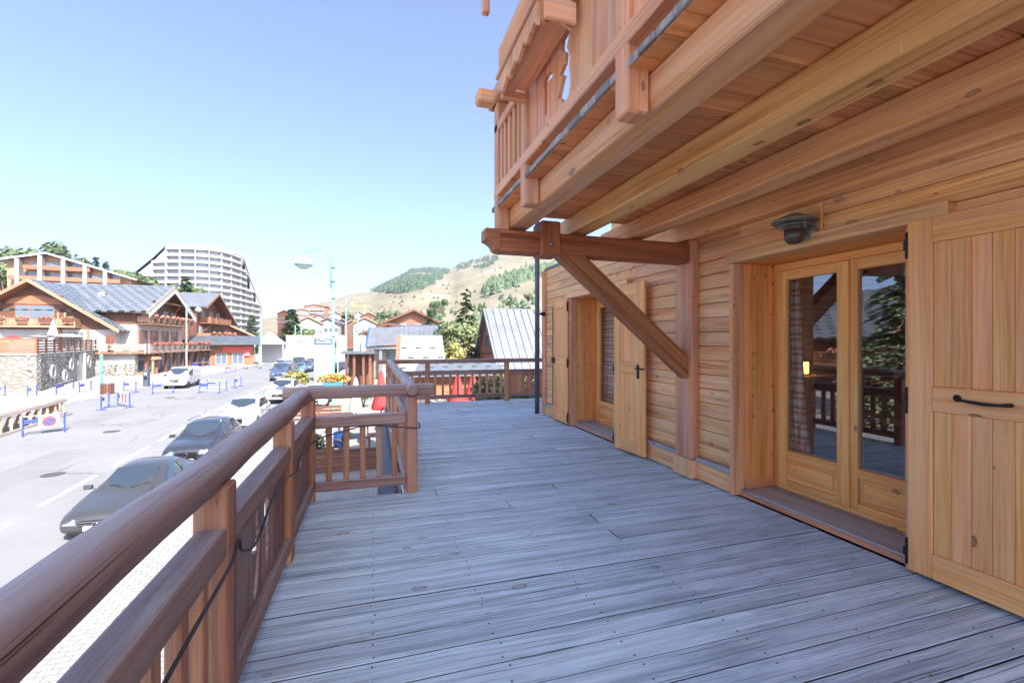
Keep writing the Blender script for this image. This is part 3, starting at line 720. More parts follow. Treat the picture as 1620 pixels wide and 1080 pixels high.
# cable along the railing
m = MB()
cp = [(-.50, -.2, .45), (-.50, .4, .50), (-.505, 1.0, .60), (-.50, 1.5, .655), (-.50, 1.9, .68), (-.508, 2.04, .72), (-.515, 2.12, .64), (-.50, 2.3, .60)]
cp2 = [(-.51, 3.30, .62), (-.505, 3.42, .60), (-.505, 3.52, .62), (-.51, 3.7, .66), (-.5, 4.3, .62), (-.47, 4.59, .60), (-.3, 4.60, .64), (-.1, 4.60, .685), (.1, 4.60, .68), (.30, 4.595, .655), (.42, 4.59, .645), (.45, 4.62, .65), (.44, 4.70, .68)]
def smooth_path(c, n=6):
    o = []
    for i in range(len(c) - 1):
        p0, p1, p2, p3 = [Vector(c[max(0, min(len(c) - 1, i + k))]) for k in (-1, 0, 1, 2)]
        for k in range(n):
            t_ = k / n; o.append(.5 * ((2 * p1) + (p2 - p0) * t_ + (2 * p0 - 5 * p1 + 4 * p2 - p3) * t_ ** 2 + (3 * p1 - p0 - 3 * p2 + p3) * t_ ** 3))
    return o + [Vector(c[-1])]
m.tube(smooth_path(cp + [(-.515, 2.7, .655), (-.515, 3.1, .65)] + cp2), .0065, 8)
tag(m.build('cable', M['cable'], None, loc=(-.5, 2, .6)), 'black cable tied along the inside of the deck railing', 'cable')
# ================================================================== GROUND, ROADS
def gmat(name, c, var=.12, sc=.6, fine=30, rough=.9, bump=.15, extra=None):
    t = NT(name); o = t.obj()
    a = t.noise(o, sc, 5, .65); b = t.noise(o, fine, 3, .6)
    k = t.math('ADD', t.math('MULTIPLY', a, .65), t.math('MULTIPLY', b, .35))
    col = t.ramp(k, [(.35, tuple(x * (1 - var) for x in c)), (.65, tuple(x * (1 + var) for x in c))])
    if extra: col = extra(t, o, col)
    t.color(col); t.set(Roughness=rough, Specular_IOR_Level=.25); t.bump(b, bump, .01)
    return t.m
def tar(t, o, col):
    # sealed cracks and patched lanes
    cr = t.n('ShaderNodeTexVoronoi', feature='DISTANCE_TO_EDGE'); cr.inputs['Scale'].default_value = .13
    wv = t.n('ShaderNodeVectorMath', operation='ADD'); nz = t.n('ShaderNodeTexNoise'); nz.inputs['Scale'].default_value = .7; t.l(o, nz.inputs['Vector']); t.l(o, wv.inputs[0])
    sc_ = t.n('ShaderNodeVectorMath', operation='SCALE'); t.l(nz.outputs['Color'], sc_.inputs[0]); sc_.inputs['Scale'].default_value = 1.6; t.l(sc_.outputs[0], wv.inputs[1])
    t.l(wv.outputs[0], cr.inputs['Vector'])
    m_ = t.ramp(cr.outputs['Distance'], [(0, (1, 1, 1)), (.004, (1, 1, 1)), (.009, (0, 0, 0))])
    gap = t.ramp(t.noise(o, .25, 2), [(.5, (0, 0, 0)), (.56, (1, 1, 1))])
    col = t.mix(t.math('MULTIPLY', t.math('MULTIPLY', m_, gap), .75), col, (.10, .10, .10))
    lane = t.noise(t.mapping(o, (.5, .012, 1)), 1, 3, .5)
    return t.mix(t.math('MULTIPLY', t.ramp(lane, [(.45, (0, 0, 0)), (.6, (1, 1, 1))]), .35), col, (.22, .22, .225))
def pavers(t, o, col):
    br = t.n('ShaderNodeTexBrick'); br.inputs['Scale'].default_value = 1; br.inputs['Mortar Size'].default_value = .012; br.inputs['Mortar Smooth'].default_value = .2
    br.inputs['Brick Width'].default_value = .30; br.inputs['Row Height'].default_value = .15
    br.inputs['Color1'].default_value = (1, 1, 1, 1); br.inputs['Color2'].default_value = (.86, .86, .86, 1); br.inputs['Mortar'].default_value = (.5, .5, .5, 1)
    t.l(t.mapping(o, (1, 1, 1)), br.inputs['Vector'])
    return t.mix(1, col, br.outputs['Color'], 'MULTIPLY')
M['asphalt'] = gmat('asphalt', (.205, .205, .21), .12, .35, 60, extra=tar)
M['pavers'] = gmat('pale_pavers', (.31, .30, .285), .14, .5, 25, extra=pavers)
M['concrete'] = gmat('pale_concrete', (.29, .28, .27), .14, .4, 20)
M['ground'] = gmat('gravel_ground', (.30, .28, .24), .22, .15, 8)
M['paint'] = gmat('road_paint', (.74, .74, .73), .12, 3, 40)
M['kerbstone'] = gmat('kerb_stone', (.40, .39, .37), .12, 1.5, 30)
YS = [-60, -30] + [y * 2.0 for y in range(-10, 25)] + [60, 90, 130, 200, 320, 600, 1200, 3000]
def strip(name, xl, xr, y0, y1, dz, mat, kind='structure', label=None, cat=None, parent=None):
    ys = sorted(set([y0] + [y for y in YS if y0 < y < y1] + [y1])); m = MB()
    fl = xl if callable(xl) else (lambda y: xl); fr_ = xr if callable(xr) else (lambda y: xr)
    b = 0
    for y in ys: m.v += [Vector((fl(y), y, street_z(y) + dz)), Vector((fr_(y), y, street_z(y) + dz))]
    for i in range(len(ys) - 1): m.face([2 * i, 2 * i + 1, 2 * i + 3, 2 * i + 2], None, .5, True)
    o = m.build(name, mat, parent)
    if kind: o['kind'] = kind
    return o
strip('ground', -2500, 2500, -60, 3000, -.06, M['ground'])
strip('road', -20.6, -5.6, -60, 130, 0, M['asphalt'])
strip('side_street', -5.6, -2.6, 48, 130, .002, M['asphalt'])
def kerbed(name, xl, xr, y0, y1, h, mat, kerb_x):
    o = strip(name, xl, xr, y0, y1, h, mat)
    m = MB(); ys = sorted(set([y0] + [y for y in YS if y0 < y < y1] + [y1])); w_ = .15 if kerb_x > (xl + xr) / 2 else -.15
    for a, b in zip(ys[:-1], ys[1:]):
        za, zb = street_z(a), street_z(b); x0, x1 = kerb_x, kerb_x + w_
        for (p, q) in (((x0, a, za - .1), (x0, b, zb - .1)), ((x0, a, za + h + .004), (x0, b, zb + h + .004)), ((x1, a, za + h + .004), (x1, b, zb + h + .004))): m.v += [Vector(p), Vector(q)]
        n = len(m.v) - 6
        m.face([n, n + 1, n + 3, n + 2]); m.face([n + 2, n + 3, n + 5, n + 4])
        m.v += [Vector((x1, a, za - .1)), Vector((x1, b, zb - .1))]; m.face([n + 4, n + 5, n + 7, n + 6])
    k = m.build('kerb', M['kerbstone'], None); k['kind'] = 'structure'
    return o
kerbed('pavement', -5.45, 3.0, -60, 30, .06, M['pavers'], -5.6)
kerbed('pavement', -46, -20.75, 20, 130, .14, M['concrete'], -20.6)
for i, y in enumerate([x * 4.2 + 1.22 for x in range(-2, 16)]):
    strip('lane_marking', -10.1, -9.94, y, y + 3.0, .005, M['paint'])
for y in (12.6, 19.4, 26.6, 33.8, 41.0):
    strip('parking_marking', -9.3, -8.1, y, y + .12, .005, M['paint'])
strip('edge_marking', -5.95, -5.8, 8, 30, .005, M['paint'])

M['tarpatch'] = gmat('tar_patch', (.185, .185, .19), .12, 1.0, 60)
for xa, xb, ya, yb in ((-13.6, -12.1, 18, 25.5), (-16.5, -14.9, 31, 36), (-12.4, -11.2, 40, 52), (-8.2, -6.2, 9.5, 12.2), (-19.8, -17.6, 24, 27.5)):
    strip('road_patch', xa, xb, ya, yb, .003, M['tarpatch'])
for x_, y_ in ((-13.2, 29.2), (-11.6, 21.6), (-15.6, 43.0)):
    m = MB(); m.lathe([(.36, .0), (.36, .008), (.30, .009), (.001, .009)], (x_, y_, street_z(y_) + .002), 20); k_ = m.build('manhole_cover', plain('cast_iron', (.07, .07, .07), .6)); k_['kind'] = 'structure'
# ================================================================== BUILDINGS
def fmat(name, c, var, sc=2): return plain(name, c, .8, var=var, vscale=sc)
M['farglass'] = plain('far_window_glass', (.11, .135, .17), .12, 0, .8)
M['villagewhite'] = plain('far_white_render', (.27, .265, .255), .85, var=.08)
M['towerglass'] = plain('pale_tower_glazing', (.34, .37, .40), .25, 0, .6)
M['farwood'] = wood('far_wood', (.085, .036, .021), (.14, .060, .034), (.19, .088, .05), tone=.25, knots=.1, grain=.3, weather=(.15, .08, .055), wamt=.35, bump=.1)
M['farwood2'] = wood('far_wood_pale', (.22, .125, .07), (.32, .19, .11), (.40, .25, .15), tone=.25, knots=.1, grain=.3, bump=.1)
M['farwood3'] = wood('far_wood_orange', (.20, .085, .042), (.29, .13, .065), (.36, .175, .09), tone=.2, knots=.1, grain=.3, bump=.1)
M['greyboard'] = wood('greyed_board', (.24, .205, .17), (.33, .285, .24), (.41, .36, .31), tone=.2, knots=.1, grain=.4, bump=.1)
M['white'] = plain('white_render', (.43, .42, .405), .85, var=.05, vscale=.8)
M['whitepaint'] = plain('white_paint', (.50, .50, .50), .5)
M['flowers'] = None
def roofmat(name, c, kind):
    t = NT(name); uv = t.uv(); sep = t.n('ShaderNodeSeparateXYZ'); t.l(uv, sep.inputs[0]); o = t.obj()
    nz = t.noise(o, .8, 4, .6)
    col = t.ramp(nz, [(.3, tuple(x * .85 for x in c)), (.7, tuple(x * 1.15 for x in c))])
    if kind == 'slate':       # staggered sheets with dark snow stops
        br = t.n('ShaderNodeTexBrick'); br.inputs['Scale'].default_value = 1; br.inputs['Brick Width'].default_value = 1.3; br.inputs['Row Height'].default_value = .8
        br.inputs['Mortar Size'].default_value = .03; br.inputs['Mortar'].default_value = (.72, .72, .72, 1); br.inputs['Color1'].default_value = (1, 1, 1, 1); br.inputs['Color2'].default_value = (.9, .9, .9, 1)
        t.l(uv, br.inputs['Vector']); col = t.mix(1, col, br.outputs['Color'], 'MULTIPLY')
        row = t.math('FLOOR', t.math('DIVIDE', sep.outputs[1], .8))
        ux = t.math('FRACT', t.math('ADD', t.math('DIVIDE', sep.outputs[0], 1.3), t.math('MULTIPLY', row, .5)))
        vy = t.math('FRACT', t.math('DIVIDE', sep.outputs[1], .8))
        st = t.math('MULTIPLY', t.math('LESS_THAN', ux, .5), t.math('LESS_THAN', vy, .34))
        col = t.mix(t.math('MULTIPLY', st, .92), col, (.025, .03, .035))
    t.color(col); t.set(Roughness=.45, Metallic=.25, Specular_IOR_Level=.5)
    return t.m
M['slate'] = roofmat('grey_sheet_roof', (.17, .19, .215), 'slate')
M['metalroof'] = roofmat('pale_metal_roof', (.165, .175, .195), 'plain')
M['darkroof'] = roofmat('dark_grey_roof', (.10, .115, .13), 'plain')
M['seam'] = plain('seam_metal', (.21, .22, .24), .4, .3)
def stone(name, c1, c2, mort, sc):
    t = NT(name); o = t.obj(); nz = t.n('ShaderNodeTexNoise'); nz.inputs['Scale'].default_value = 1.5; t.l(o, nz.inputs['Vector'])
    add = t.n('ShaderNodeVectorMath', operation='MULTIPLY_ADD'); t.l(nz.outputs['Color'], add.inputs[0]); add.inputs[1].default_value = (.35, .35, .35); t.l(t.mapping(o, (sc, sc, sc * 1.7)), add.inputs[2])
    vo = t.n('ShaderNodeTexVoronoi', feature='F1'); vo.inputs['Scale'].default_value = 1; t.l(add.outputs[0], vo.inputs['Vector'])
    ed = t.n('ShaderNodeTexVoronoi', feature='DISTANCE_TO_EDGE'); ed.inputs['Scale'].default_value = 1; t.l(add.outputs[0], ed.inputs['Vector'])
    s_ = t.n('ShaderNodeSeparateColor'); t.l(vo.outputs['Color'], s_.inputs[0])
    col = t.mix(s_.outputs[0], c1, c2); col = t.mix(t.math('MULTIPLY', t.noise(o, 6, 4), .4), col, tuple(x * .5 for x in c1))
    mm_ = t.ramp(ed.outputs['Distance'], [(0, (1, 1, 1)), (.05, (1, 1, 1)), (.12, (0, 0, 0))])
    t.color(t.mix(mm_, col, mort)); t.set(Roughness=.9); t.bump(t.math('MINIMUM', ed.outputs['Distance'], .2), .9, .25)
    return t.m
M['palestone'] = stone('pale_stone', (.27, .24, .19), (.40, .37, .32), (.19, .17, .145), 1.5)
M['darkstone'] = stone('rubble_stone', (.26, .24, .20), (.62, .58, .50), (.09, .085, .075), 1.9)
def flowermat(name, c):
    t = NT(name); rn = t.rnd()
    t.color(t.ramp(rn, [(.0, (.05, .11, .03)), (.3, (.08, .16, .04)), (.36, c), (1, tuple(min(1, x * 1.5 + .03) for x in c))])); t.set(Roughness=.7)
    return t.m
M['redflowers'] = flowermat('red_geraniums', (.62, .07, .055)); M['pinkflowers'] = flowermat('pink_geraniums', (.68, .20, .16)); M['orangeflowers'] = flowermat('orange_flowers', (.75, .25, .06))
def tuft(mb, c, rx, ry, rz, n, size):
    c = Vector(c)
    for _ in range(n):
        a, b = random.uniform(0, 6.283), random.uniform(-.3, 1); r = random.random() ** .35
        p = c + Vector((math.cos(a) * math.sqrt(max(0, 1 - b * b)) * rx * r, math.sin(a) * math.sqrt(max(0, 1 - b * b)) * ry * r, b * rz * r))
        d = Vector((random.gauss(0, 1), random.gauss(0, 1), random.gauss(0, 1))).normalized(); e = d.orthogonal().normalized() * size * random.uniform(.6, 1.2); d = d.cross(e).normalized() * e.length
        mb.poly([p - e - d, p + e - d, p + e + d, p - e + d], random.random())

class Facade:
    """local frame of a facade: s to the right as seen from outside, z up, o outward"""
    def __init__(s, c, ang):
        s.c = Vector((c[0], c[1], 0)); s.n = Vector((math.sin(ang), -math.cos(ang), 0)); s.s = (-s.n).cross(Vector((0, 0, 1)))
    def p(s, a, z, o=0): return s.c + s.s * a + s.n * o + Vector((0, 0, z))
    def box(s, mb, s0, s1, z0, z1, o0, o1, rn=None):
        c = s.p((s0 + s1) / 2, (z0 + z1) / 2, (o0 + o1) / 2); L, H, W = abs(s1 - s0), abs(z1 - z0), abs(o1 - o0)
        if L >= H: mb.obox(c, s.s, Vector((0, 0, 1)), s.n, L, H, W, rn=rn)
        else: mb.obox(c, Vector((0, 0, 1)), s.n, s.s, H, W, L, rn=rn)
    def one(s, name, mat, root, *a, bev=0):
        m = MB(); s.box(m, *a); return m.build(name, mat, root, bev=bev)
    def window(s, root, s0, s1, z0, z1, o=0, frame=None, shutters=None, mull=1):
        m = MB(); f = .07
        s.box(m, s0, s1, z1 - f, z1, o - .03, o + .06); s.box(m, s0, s1, z0, z0 + f, o - .03, o + .08); s.box(m, s0, s0 + f, z0 + f, z1 - f, o - .03, o + .06); s.box(m, s1 - f, s1, z0 + f, z1 - f, o - .03, o + .06)
        for k in range(mull):
            a = s0 + (s1 - s0) * (k + 1) / (mull + 1); s.box(m, a - .03, a + .03, z0 + f, z1 - f, o - .03, o + .055)
        w_ = m.build('window', frame or M['farwood'], root)
        m = MB(); s.box(m, s0 + .01, s1 - .01, z0 + .01, z1 - .01, o - .02, o + .03); m.build('pane', M['farglass'], w_)
        if shutters:
            for a, b in ((s0 - (s1 - s0) * .5, s0 - .02), (s1 + .02, s1 + (s1 - s0) * .5)):
                m = MB(); s.box(m, a, b, z0 - .05, z1 + .03, o, o + .07); m.build('shutter', shutters, root)
        return w_
    def prism(s, mb, pts, o0, o1): mb.prism([s.p(a, z, o0) for a, z in pts], s.n * (o1 - o0))
    def gable(s, root, a, b, zl, zr, za, z0, depth, wallmat, roofmat_, over=1.0, front=1.2, sa=0.0, th=.22, soffit=None, barge=None, low=None):
        """house body and roof: half widths a and b about the ridge at sa"""
        m = MB(); s.prism(m, [(sa - a, z0), (sa + b, z0), (sa + b, zr), (sa, za), (sa - a, zl)], -depth, 0); m.build('wall', wallmat, root)
        for sg, w_, ze in ((-1, a, zl), (1, b, zr)):
            k = (za - ze) / w_; m = MB()
            e0, e1 = (sa, za + .05), (sa + sg * (w_ + over), ze - k * over + .05)
            n = Vector((k, 1)).normalized() * th if sg > 0 else Vector((-k, 1)).normalized() * th
            q = [s.p(e0[0], e0[1], front), s.p(e1[0], e1[1], front), s.p(e1[0], e1[1], -depth - .5), s.p(e0[0], e0[1], -depth - .5)]
            t_ = [s.p(e0[0], e0[1] + th * math.sqrt(1 + k * k), front), s.p(e1[0] + n.x, e1[1] + n.y, front), s.p(e1[0] + n.x, e1[1] + n.y, -depth - .5), s.p(e0[0], e0[1] + th * math.sqrt(1 + k * k), -depth - .5)]
            # top sheet with uv along the eave
            A, B, C, D = t_
            W_ = (B - A).length; D_ = (D - A).length
            order = [A, B, C, D]; uvs = [(0, W_), (0, 0), (D_, 0), (D_, W_)]
            if sg < 0: pass
            m.poly(order, .5, uvs); m.poly(q, .5)
            for i in range(4):
                j = (i + 1) % 4; m.poly([q[i], q[j], t_[j], t_[i]], .5)
            rf = m.build('roof', roofmat_, root)
            bmm = MB(); h = .32
            bmm.prism([s.p(e0[0], e0[1] - h * .6, front + .002), s.p(e1[0], e1[1] - h * .6, front + .002), s.p(e1[0] + n.x, e1[1] + n.y + .02, front + .002), s.p(e0[0], e0[1] + th * math.sqrt(1 + k * k) + .02, front + .002)], s.n * .06)
            bmm.build('bargeboard', barge or M['farwood2'], rf)
            if soffit:
                sm_ = MB(); sm_.prism([s.p(e0[0], e0[1] - .02, front - .01), s.p(e1[0], e1[1] - .02, front - .01), s.p(e1[0], e1[1] - .02, .02), s.p(e0[0], e0[1] - .02, .02)], Vector((0, 0, -.05))); sm_.build('soffit', soffit, rf)
    def balcony(s, root, s0, s1, z, depth, mat, postmat=None, flowers=None, gap=2.6, h=1.0, slab=None, kind='board', name='balcony', fw=1.1):
        m = MB(); s.box(m, s0, s1, z - .22, z, .01, depth); bl = m.build(name, slab or mat, root)
        m = MB()
        s.box(m, s0, s1, z + h - .1, z + h, depth - .12, depth)
        n = max(1, round((s1 - s0) / gap)); w_ = (s1 - s0) / n
        if kind == 'board':
            k = s0
            while k < s1 - .05: s.box(m, k + .008, min(k + .22, s1) - .008, z + .08, z + h - .1, depth - .08, depth - .04); k += .22
        elif kind == 'slat':
            for q in range(5): s.box(m, s0, s1, z + .1 + q * .17, z + .21 + q * .17, depth - .08, depth - .04)
        elif kind == 'bars':
            k = s0
            while k < s1: s.box(m, k, k + .07, z + .08, z + h - .1, depth - .09, depth - .03); k += .2
            s.box(m, s0, s1, z + .04, z + .12, depth - .1, depth - .02)
        else:     # alternating board panels and openings
            for q in range(n * 2):
                a = s0 + q * w_ / 2
                if q % 2 == 0:
                    k = a
                    while k < a + w_ / 2 - .03: s.box(m, k + .006, min(k + .2, a + w_ / 2) - .006, z + .06, z + h - .1, depth - .09, depth - .04); k += .2
                else: s.box(m, a, a + w_ / 2, z + .35, z + .45, depth - .09, depth - .04)
        m.build('railing', mat, bl)
        for q in range(n + 1):
            m = MB(); a = s0 + q * w_; s.box(m, a - .06, a + .06, z - .25, z + h + .05, depth - .13, depth + .02); m.build('railing_post', postmat or mat, bl)
        if flowers:
            for q in range(n):
                a = s0 + q * w_ + (w_ * .75 if kind == 'alt' else w_ * .5); m = MB(); s.box(m, a - fw / 2, a + fw / 2, z + h - .28, z + h - .05, depth + .02, depth + .25); bx_ = m.build('flower_box', M['farwood'], bl)
                m = MB(); c = s.p(a, z + h + .06, depth + .14)
                ex = abs(s.s.x) * fw * .5 + abs(s.n.x) * .22; ey = abs(s.s.y) * fw * .5 + abs(s.n.y) * .22
                tuft(m, c, ex, ey, .24, 70, .07); m.build('flowers', flowers, bx_)
        for x_ in (s0, s1):
            m = MB(); s.box(m, x_ - .03, x_ + .03, z + h - .1, z + h, 0, depth); s.box(m, x_ - .03, x_ + .03, z + .1, z + h - .1, .02, depth - .13); m.build('end_panel', mat, bl)
        return bl
S90 = math.pi / 2
# --- first chalet across the street: gable towards us (-Y)
c1 = wthing('chalet', 'brown chalet with wide grey roof and long pale balcony, above the stone wall terrace', 'chalet', (-42.4, 80, .4))
f = Facade((-42.4, 75.7), 0)
f.gable(c1, 8.6, 8.6, 3.5, 3.5, 9.3, 0.3, 15, M['farwood'], M['slate'], over=1.1, front=1.7, soffit=M['farwood3'])
f.one('ground_floor', M['white'], c1, -8.62, 8.62, .3, 3.1, -12, .06)
for a in (-8.4, -4.6, 2.6, 5.6): f.one('timber_post', M['farwood3'], c1, a - .15, a + .15, .3, 3.1, .07, .2)
f.window(c1, 3.2, 5.2, .5, 2.8, .07, M['whitepaint'], mull=2)
f.window(c1, -2.2, 1.9, 4.2, 6.3, .0, M['farwood3'], mull=2)
m = MB(); f.prism(m, [(-3.2, 6.4), (3.0, 6.4), (2.2, 7.1), (.6, 7.5), (-1.0, 7.5), (-2.6, 7.1)], .01, .12); m.build('window_hood', M['farwood3'], c1)
f.balcony(c1, -7.2, 4.8, 3.55, 1.5, M['farwood2'], flowers=M['pinkflowers'], gap=2.4, kind='alt', fw=1.3)
for a, za in ((-6.9, 5.6), (-3.6, 8.0), (3.4, 8.1), (6.6, 5.7)):
    m = MB(); m.beam(f.p(a, za - 1.7, .1), f.p(a, za - .55, 1.6), .18, .2); m.build('roof_brace', M['farwood3'], c1)
for a in (-7.0, -6.3, 3.0, 3.7): f.one('balcony_column', M['farwood2'], c1, a - .1, a + .1, 4.5, 5.6 if abs(a) > 5 else 5.3, 1.2, 1.4)
ch = MB(); f.box(ch, 4.2, 5.1, 7.0, 8.6, -6, -5); ch.build('chimney', M['darkstone'], c1)
# --- second chalet: gable towards the street (+X)
c2 = wthing('chalet', 'chalet with lace bargeboards, pink flower balcony and arcade of wooden braces on the street', 'chalet', (-36, 85, -3))
f = Facade((-32, 85.0), S90)
f.gable(c2, 8.0, 8.0, 6.1, 6.1, 10.0, -3.0, 16, M['farwood'], M['slate'], over=1.3, front=1.8, soffit=M['farwood'], barge=M['pinkflowers'] if False else M['greyboard'])
f.one('ground_floor', M['white'], c2, -8.03, 8.03, -2.9, 3.9, -14, .08)
for sg in (-1, 1):      # hanging lace edge of the bargeboards
    m = MB()
    for k in range(18):
        a0 = sg * (.25 + k * .5); z_ = 10.0 - abs(a0) * .4875 - .2; m.prism([f.p(a0 - .23, z_, 1.9), f.p(a0 + .23, z_, 1.9), f.p(a0 + .14, z_ - .62, 1.9), f.p(a0 - .14, z_ - .62, 1.9)], f.n * .05)
    m.build('lace_trim', M['whitepaint'], c2)
for a in (-5.6, -2.4, 1.6, 4.6): f.window(c2, a - .7, a + .7, 4.4, 6.2, .0, M['whitepaint'], mull=1)
f.balcony(c2, -7.8, 7.8, 4.15, 1.7, M['farwood2'], flowers=M['pinkflowers'], gap=1.9, kind='alt', fw=1.15)
for a in (-6.2, -2.6, 1.2, 4.8): f.window(c2, a - .65, a + .65, 1.0, 3.1, .09, M['farwood'], shutters=M['farwood3'])
for a in (-5, 5):
    m = MB(); m.beam(f.p(a, 6.2, .1), f.p(a * .7, 8.0, 1.7), .2, .22); m.build('roof_brace', M['farwood3'], c2)
m = MB(); m.beam(f.p(-6.5, 7.4, 1.5), f.p(6.5, 7.4, 1.5), .2, .25); m.build('tie_beam', M['farwood'], c2)
# terrace on the arcade
f.balcony(c2, -14.5, 16, .15, 4.2, M['greyboard'], postmat=M['greyboard'], flowers=M['redflowers'], gap=2.0, kind='alt', name='terrace', fw=1.2, slab=M['farwood2'])
for k in range(11):
    a = -14 + k * 2.95
    f.one('arcade_post', M['farwood'], c2, a - .14, a + .14, -2.9, -.1, 3.5, 3.8)
    m = MB(); m.beam(f.p(a + .1, -1.7, 3.65), f.p(a + 1.25, -.25, 3.65), .16, .18); m.build('arcade_brace', M['farwood3'], c2)
for k in range(9):
    a = -11 + k * 2.95
    m = MB(); pts = [(a - 1.0, -2.85), (a + 1.0, -2.85), (a + 1.0, -1.2)] + [(a + math.cos(q * .3927) * 1.0, -1.2 + math.sin(q * .3927) * .75) for q in range(1, 8)] + [(a - 1.0, -1.2)]
    f.prism(m, pts, 1.62, 1.7); m.build('shop_window', M['farglass'], c2)
f.one('shop_wall', M['white'], c2, -14.3, 15.8, -2.95, -.1, .1, 1.6)
fy = Facade((-31, 70.4), 0); fy.balcony(c2, -3.3, 3.1, .15, .9, M['greyboard'], gap=1.6, kind='alt', name='terrace_end', slab=M['farwood2'])
fy.one('end_wall', M['white'], c2, -3.0, 1.6, -1.4, -.1, -1, .0); fy.one('stone_plinth', M['darkstone'], c2, -3.0, 1.6, -3.1, -1.401, -1, .12)
fy.one('white_panel', M['whitepaint'], c2, -.2, .4, -2.6, -2.0, .125, .16); fy.one('brown_door', M['farwood'], c2, -2.2, -1.2, .35, 2.4, -1.6, -1.5)
# --- third chalet, paler roof
c3 = wthing('chalet', 'third chalet with pale plain roof and two stacked orange balconies', 'chalet', (-36, 106, -3))
f = Facade((-31.5, 104.8), S90)
f.gable(c3, 6.3, 11.7, 8.2, 5.6, 10.9, -3.0, 17, M['farwood'], M['metalroof'], over=1.0, front=2.0, soffit=M['farwood'])
f.balcony(c3, -4.5, 8.5, 5.2, 1.8, M['farwood3'], gap=3.2, kind='board'); f.balcony(c3, -6, 11, 2.1, 2.2, M['farwood3'], gap=3.4, kind='board', flowers=M['pinkflowers'])
for a in (-3, 1.5, 6): f.window(c3, a - .9, a + .9, 5.4, 7.4, .0, M['whitepaint'], mull=1)
for a in (-4, 0.5, 5): f.window(c3, a - 1, a + 1, 2.3, 4.4, .0, M['whitepaint'], mull=2)
for a in (-3.5, 0, 3.5, 7): 
    m = MB(); m.beam(f.p(a, 3.4, .1), f.p(a + .6, 5.0, 1.7), .2, .22); m.build('balcony_brace', M['farwood'], c3)
f.one('ground_floor', M['white'], c3, -6.2, 11.5, -2.9, 1.8, -10, .1)
for a in (-3.5, 1, 5.5): f.window(c3, a - 1.3, a + 1.3, -2.6, -.3, .11, M['farwood'], mull=2)
m = MB(); f.box(m, -3.6, -2.4, 9.75, 9.95, -9, -7.6); m.build('skylight', M['farglass'], c3)
# --- chalet out of the frame whose roof shows in the door glass
c4 = wthing('chalet', 'chalet with grey sheet roof on the left, seen only as reflection in the door', 'chalet', (-36, 33, -3))
f = Facade((-40, 27), 0); f.gable(c4, 8, 8, 2.2, 2.2, 6.4, -3.2, 15, M['farwood'], M['slate'], over=1.2, front=1.4, soffit=M['farwood3'])
for a in (-4, 0, 4): f.window(c4, a - .7, a + .7, -.5, 1.2, 0, M['whitepaint'])
f = Facade((-31.98, 34.5), S90); f.balcony(c4, -6, 6, -.4, 1.4, M['farwood3'], gap=2.5, flowers=M['pinkflowers'])
# --- stone terrace with fences and oval windows
tw = wthing('terrace_wall', 'stone terrace wall with white oval windows and a dark doorway, pale at its front corner', 'wall', (-28, 50, -3))
A0, A1, A2 = Vector((-60, 49.3, 0)), Vector((-27.9, 49.8, 0)), Vector((-33.8, 71.5, 0))
def wallseg(p, q, z0, z1, th, mat, name, root, dx=0.0):
    d = (q - p).normalized(); n = Vector((d.y, -d.x, 0)); m = MB()
    m.prism([p + Vector((0, 0, z0)) + n * dx, q + Vector((0, 0, z0)) + n * dx, q + Vector((0, 0, z1)) + n * dx, p + Vector((0, 0, z1)) + n * dx], -n * th); return m.build(name, mat, root)
wallseg(A0, A1, -3.1, .30, .6, M['palestone'], 'front_wall', tw); wallseg(A1 + Vector((0, .05, 0)), A2, -3.1, .30, .6, M['darkstone'], 'side_wall', tw)
m = MB(); m.prism([A0 + Vector((0, -.08, .302)), A1 + Vector((.1, -.08, .302)), A2 + Vector((.1, 0, .302)), Vector((-60, 75.6, .302))], (0, 0, .13)); m.build('coping', M['concrete'], tw)
sd_ = (A2 - A1).normalized(); sn_ = Vector((sd_.y, -sd_.x, 0)); ang = math.atan2(sn_.x, -sn_.y)
f = Facade((A1.x, A1.y), ang)
for a, z_, r_ in ((4.2, -1.35, .68), (8.0, -1.95, .62), (10.3, -.95, .62), (17.6, -.9, .75)):
    rg = MB(); n_ = 28
    for k in range(n_):
        t0, t1 = 6.2832 * k / n_, 6.2832 * (k + 1) / n_
        for (ra, rb, o0, o1) in ((.74, 1.0, .14, .14), (1.0, 1.0, .0, .14), (.74, .74, .14, .0)):
            P0 = f.p(a + math.cos(t0) * r_ * ra, z_ + math.sin(t0) * r_ * ra, o0); P1 = f.p(a + math.cos(t1) * r_ * ra, z_ + math.sin(t1) * r_ * ra, o0)
            P2 = f.p(a + math.cos(t1) * r_ * rb, z_ + math.sin(t1) * r_ * rb, o1); P3 = f.p(a + math.cos(t0) * r_ * rb, z_ + math.sin(t0) * r_ * rb, o1); rg.poly([P0, P1, P2, P3], .5)
    w_ = rg.build('round_window', M['whitepaint'], tw)
    m = MB(); m.poly([f.p(a + math.cos(6.2832 * k / n_) * r_ * .76, z_ + math.sin(6.2832 * k / n_) * r_ * .76, .02) for k in range(n_)], .5); m.build('pane', M['farglass'], w_)
f.one('doorway', M['farglass'], tw, 12.6, 14.9, -2.9, .1, .005, .02); f.one('door_pillar', M['concrete'], tw, 15.0, 15.5, -2.95, .2, .0, .3)
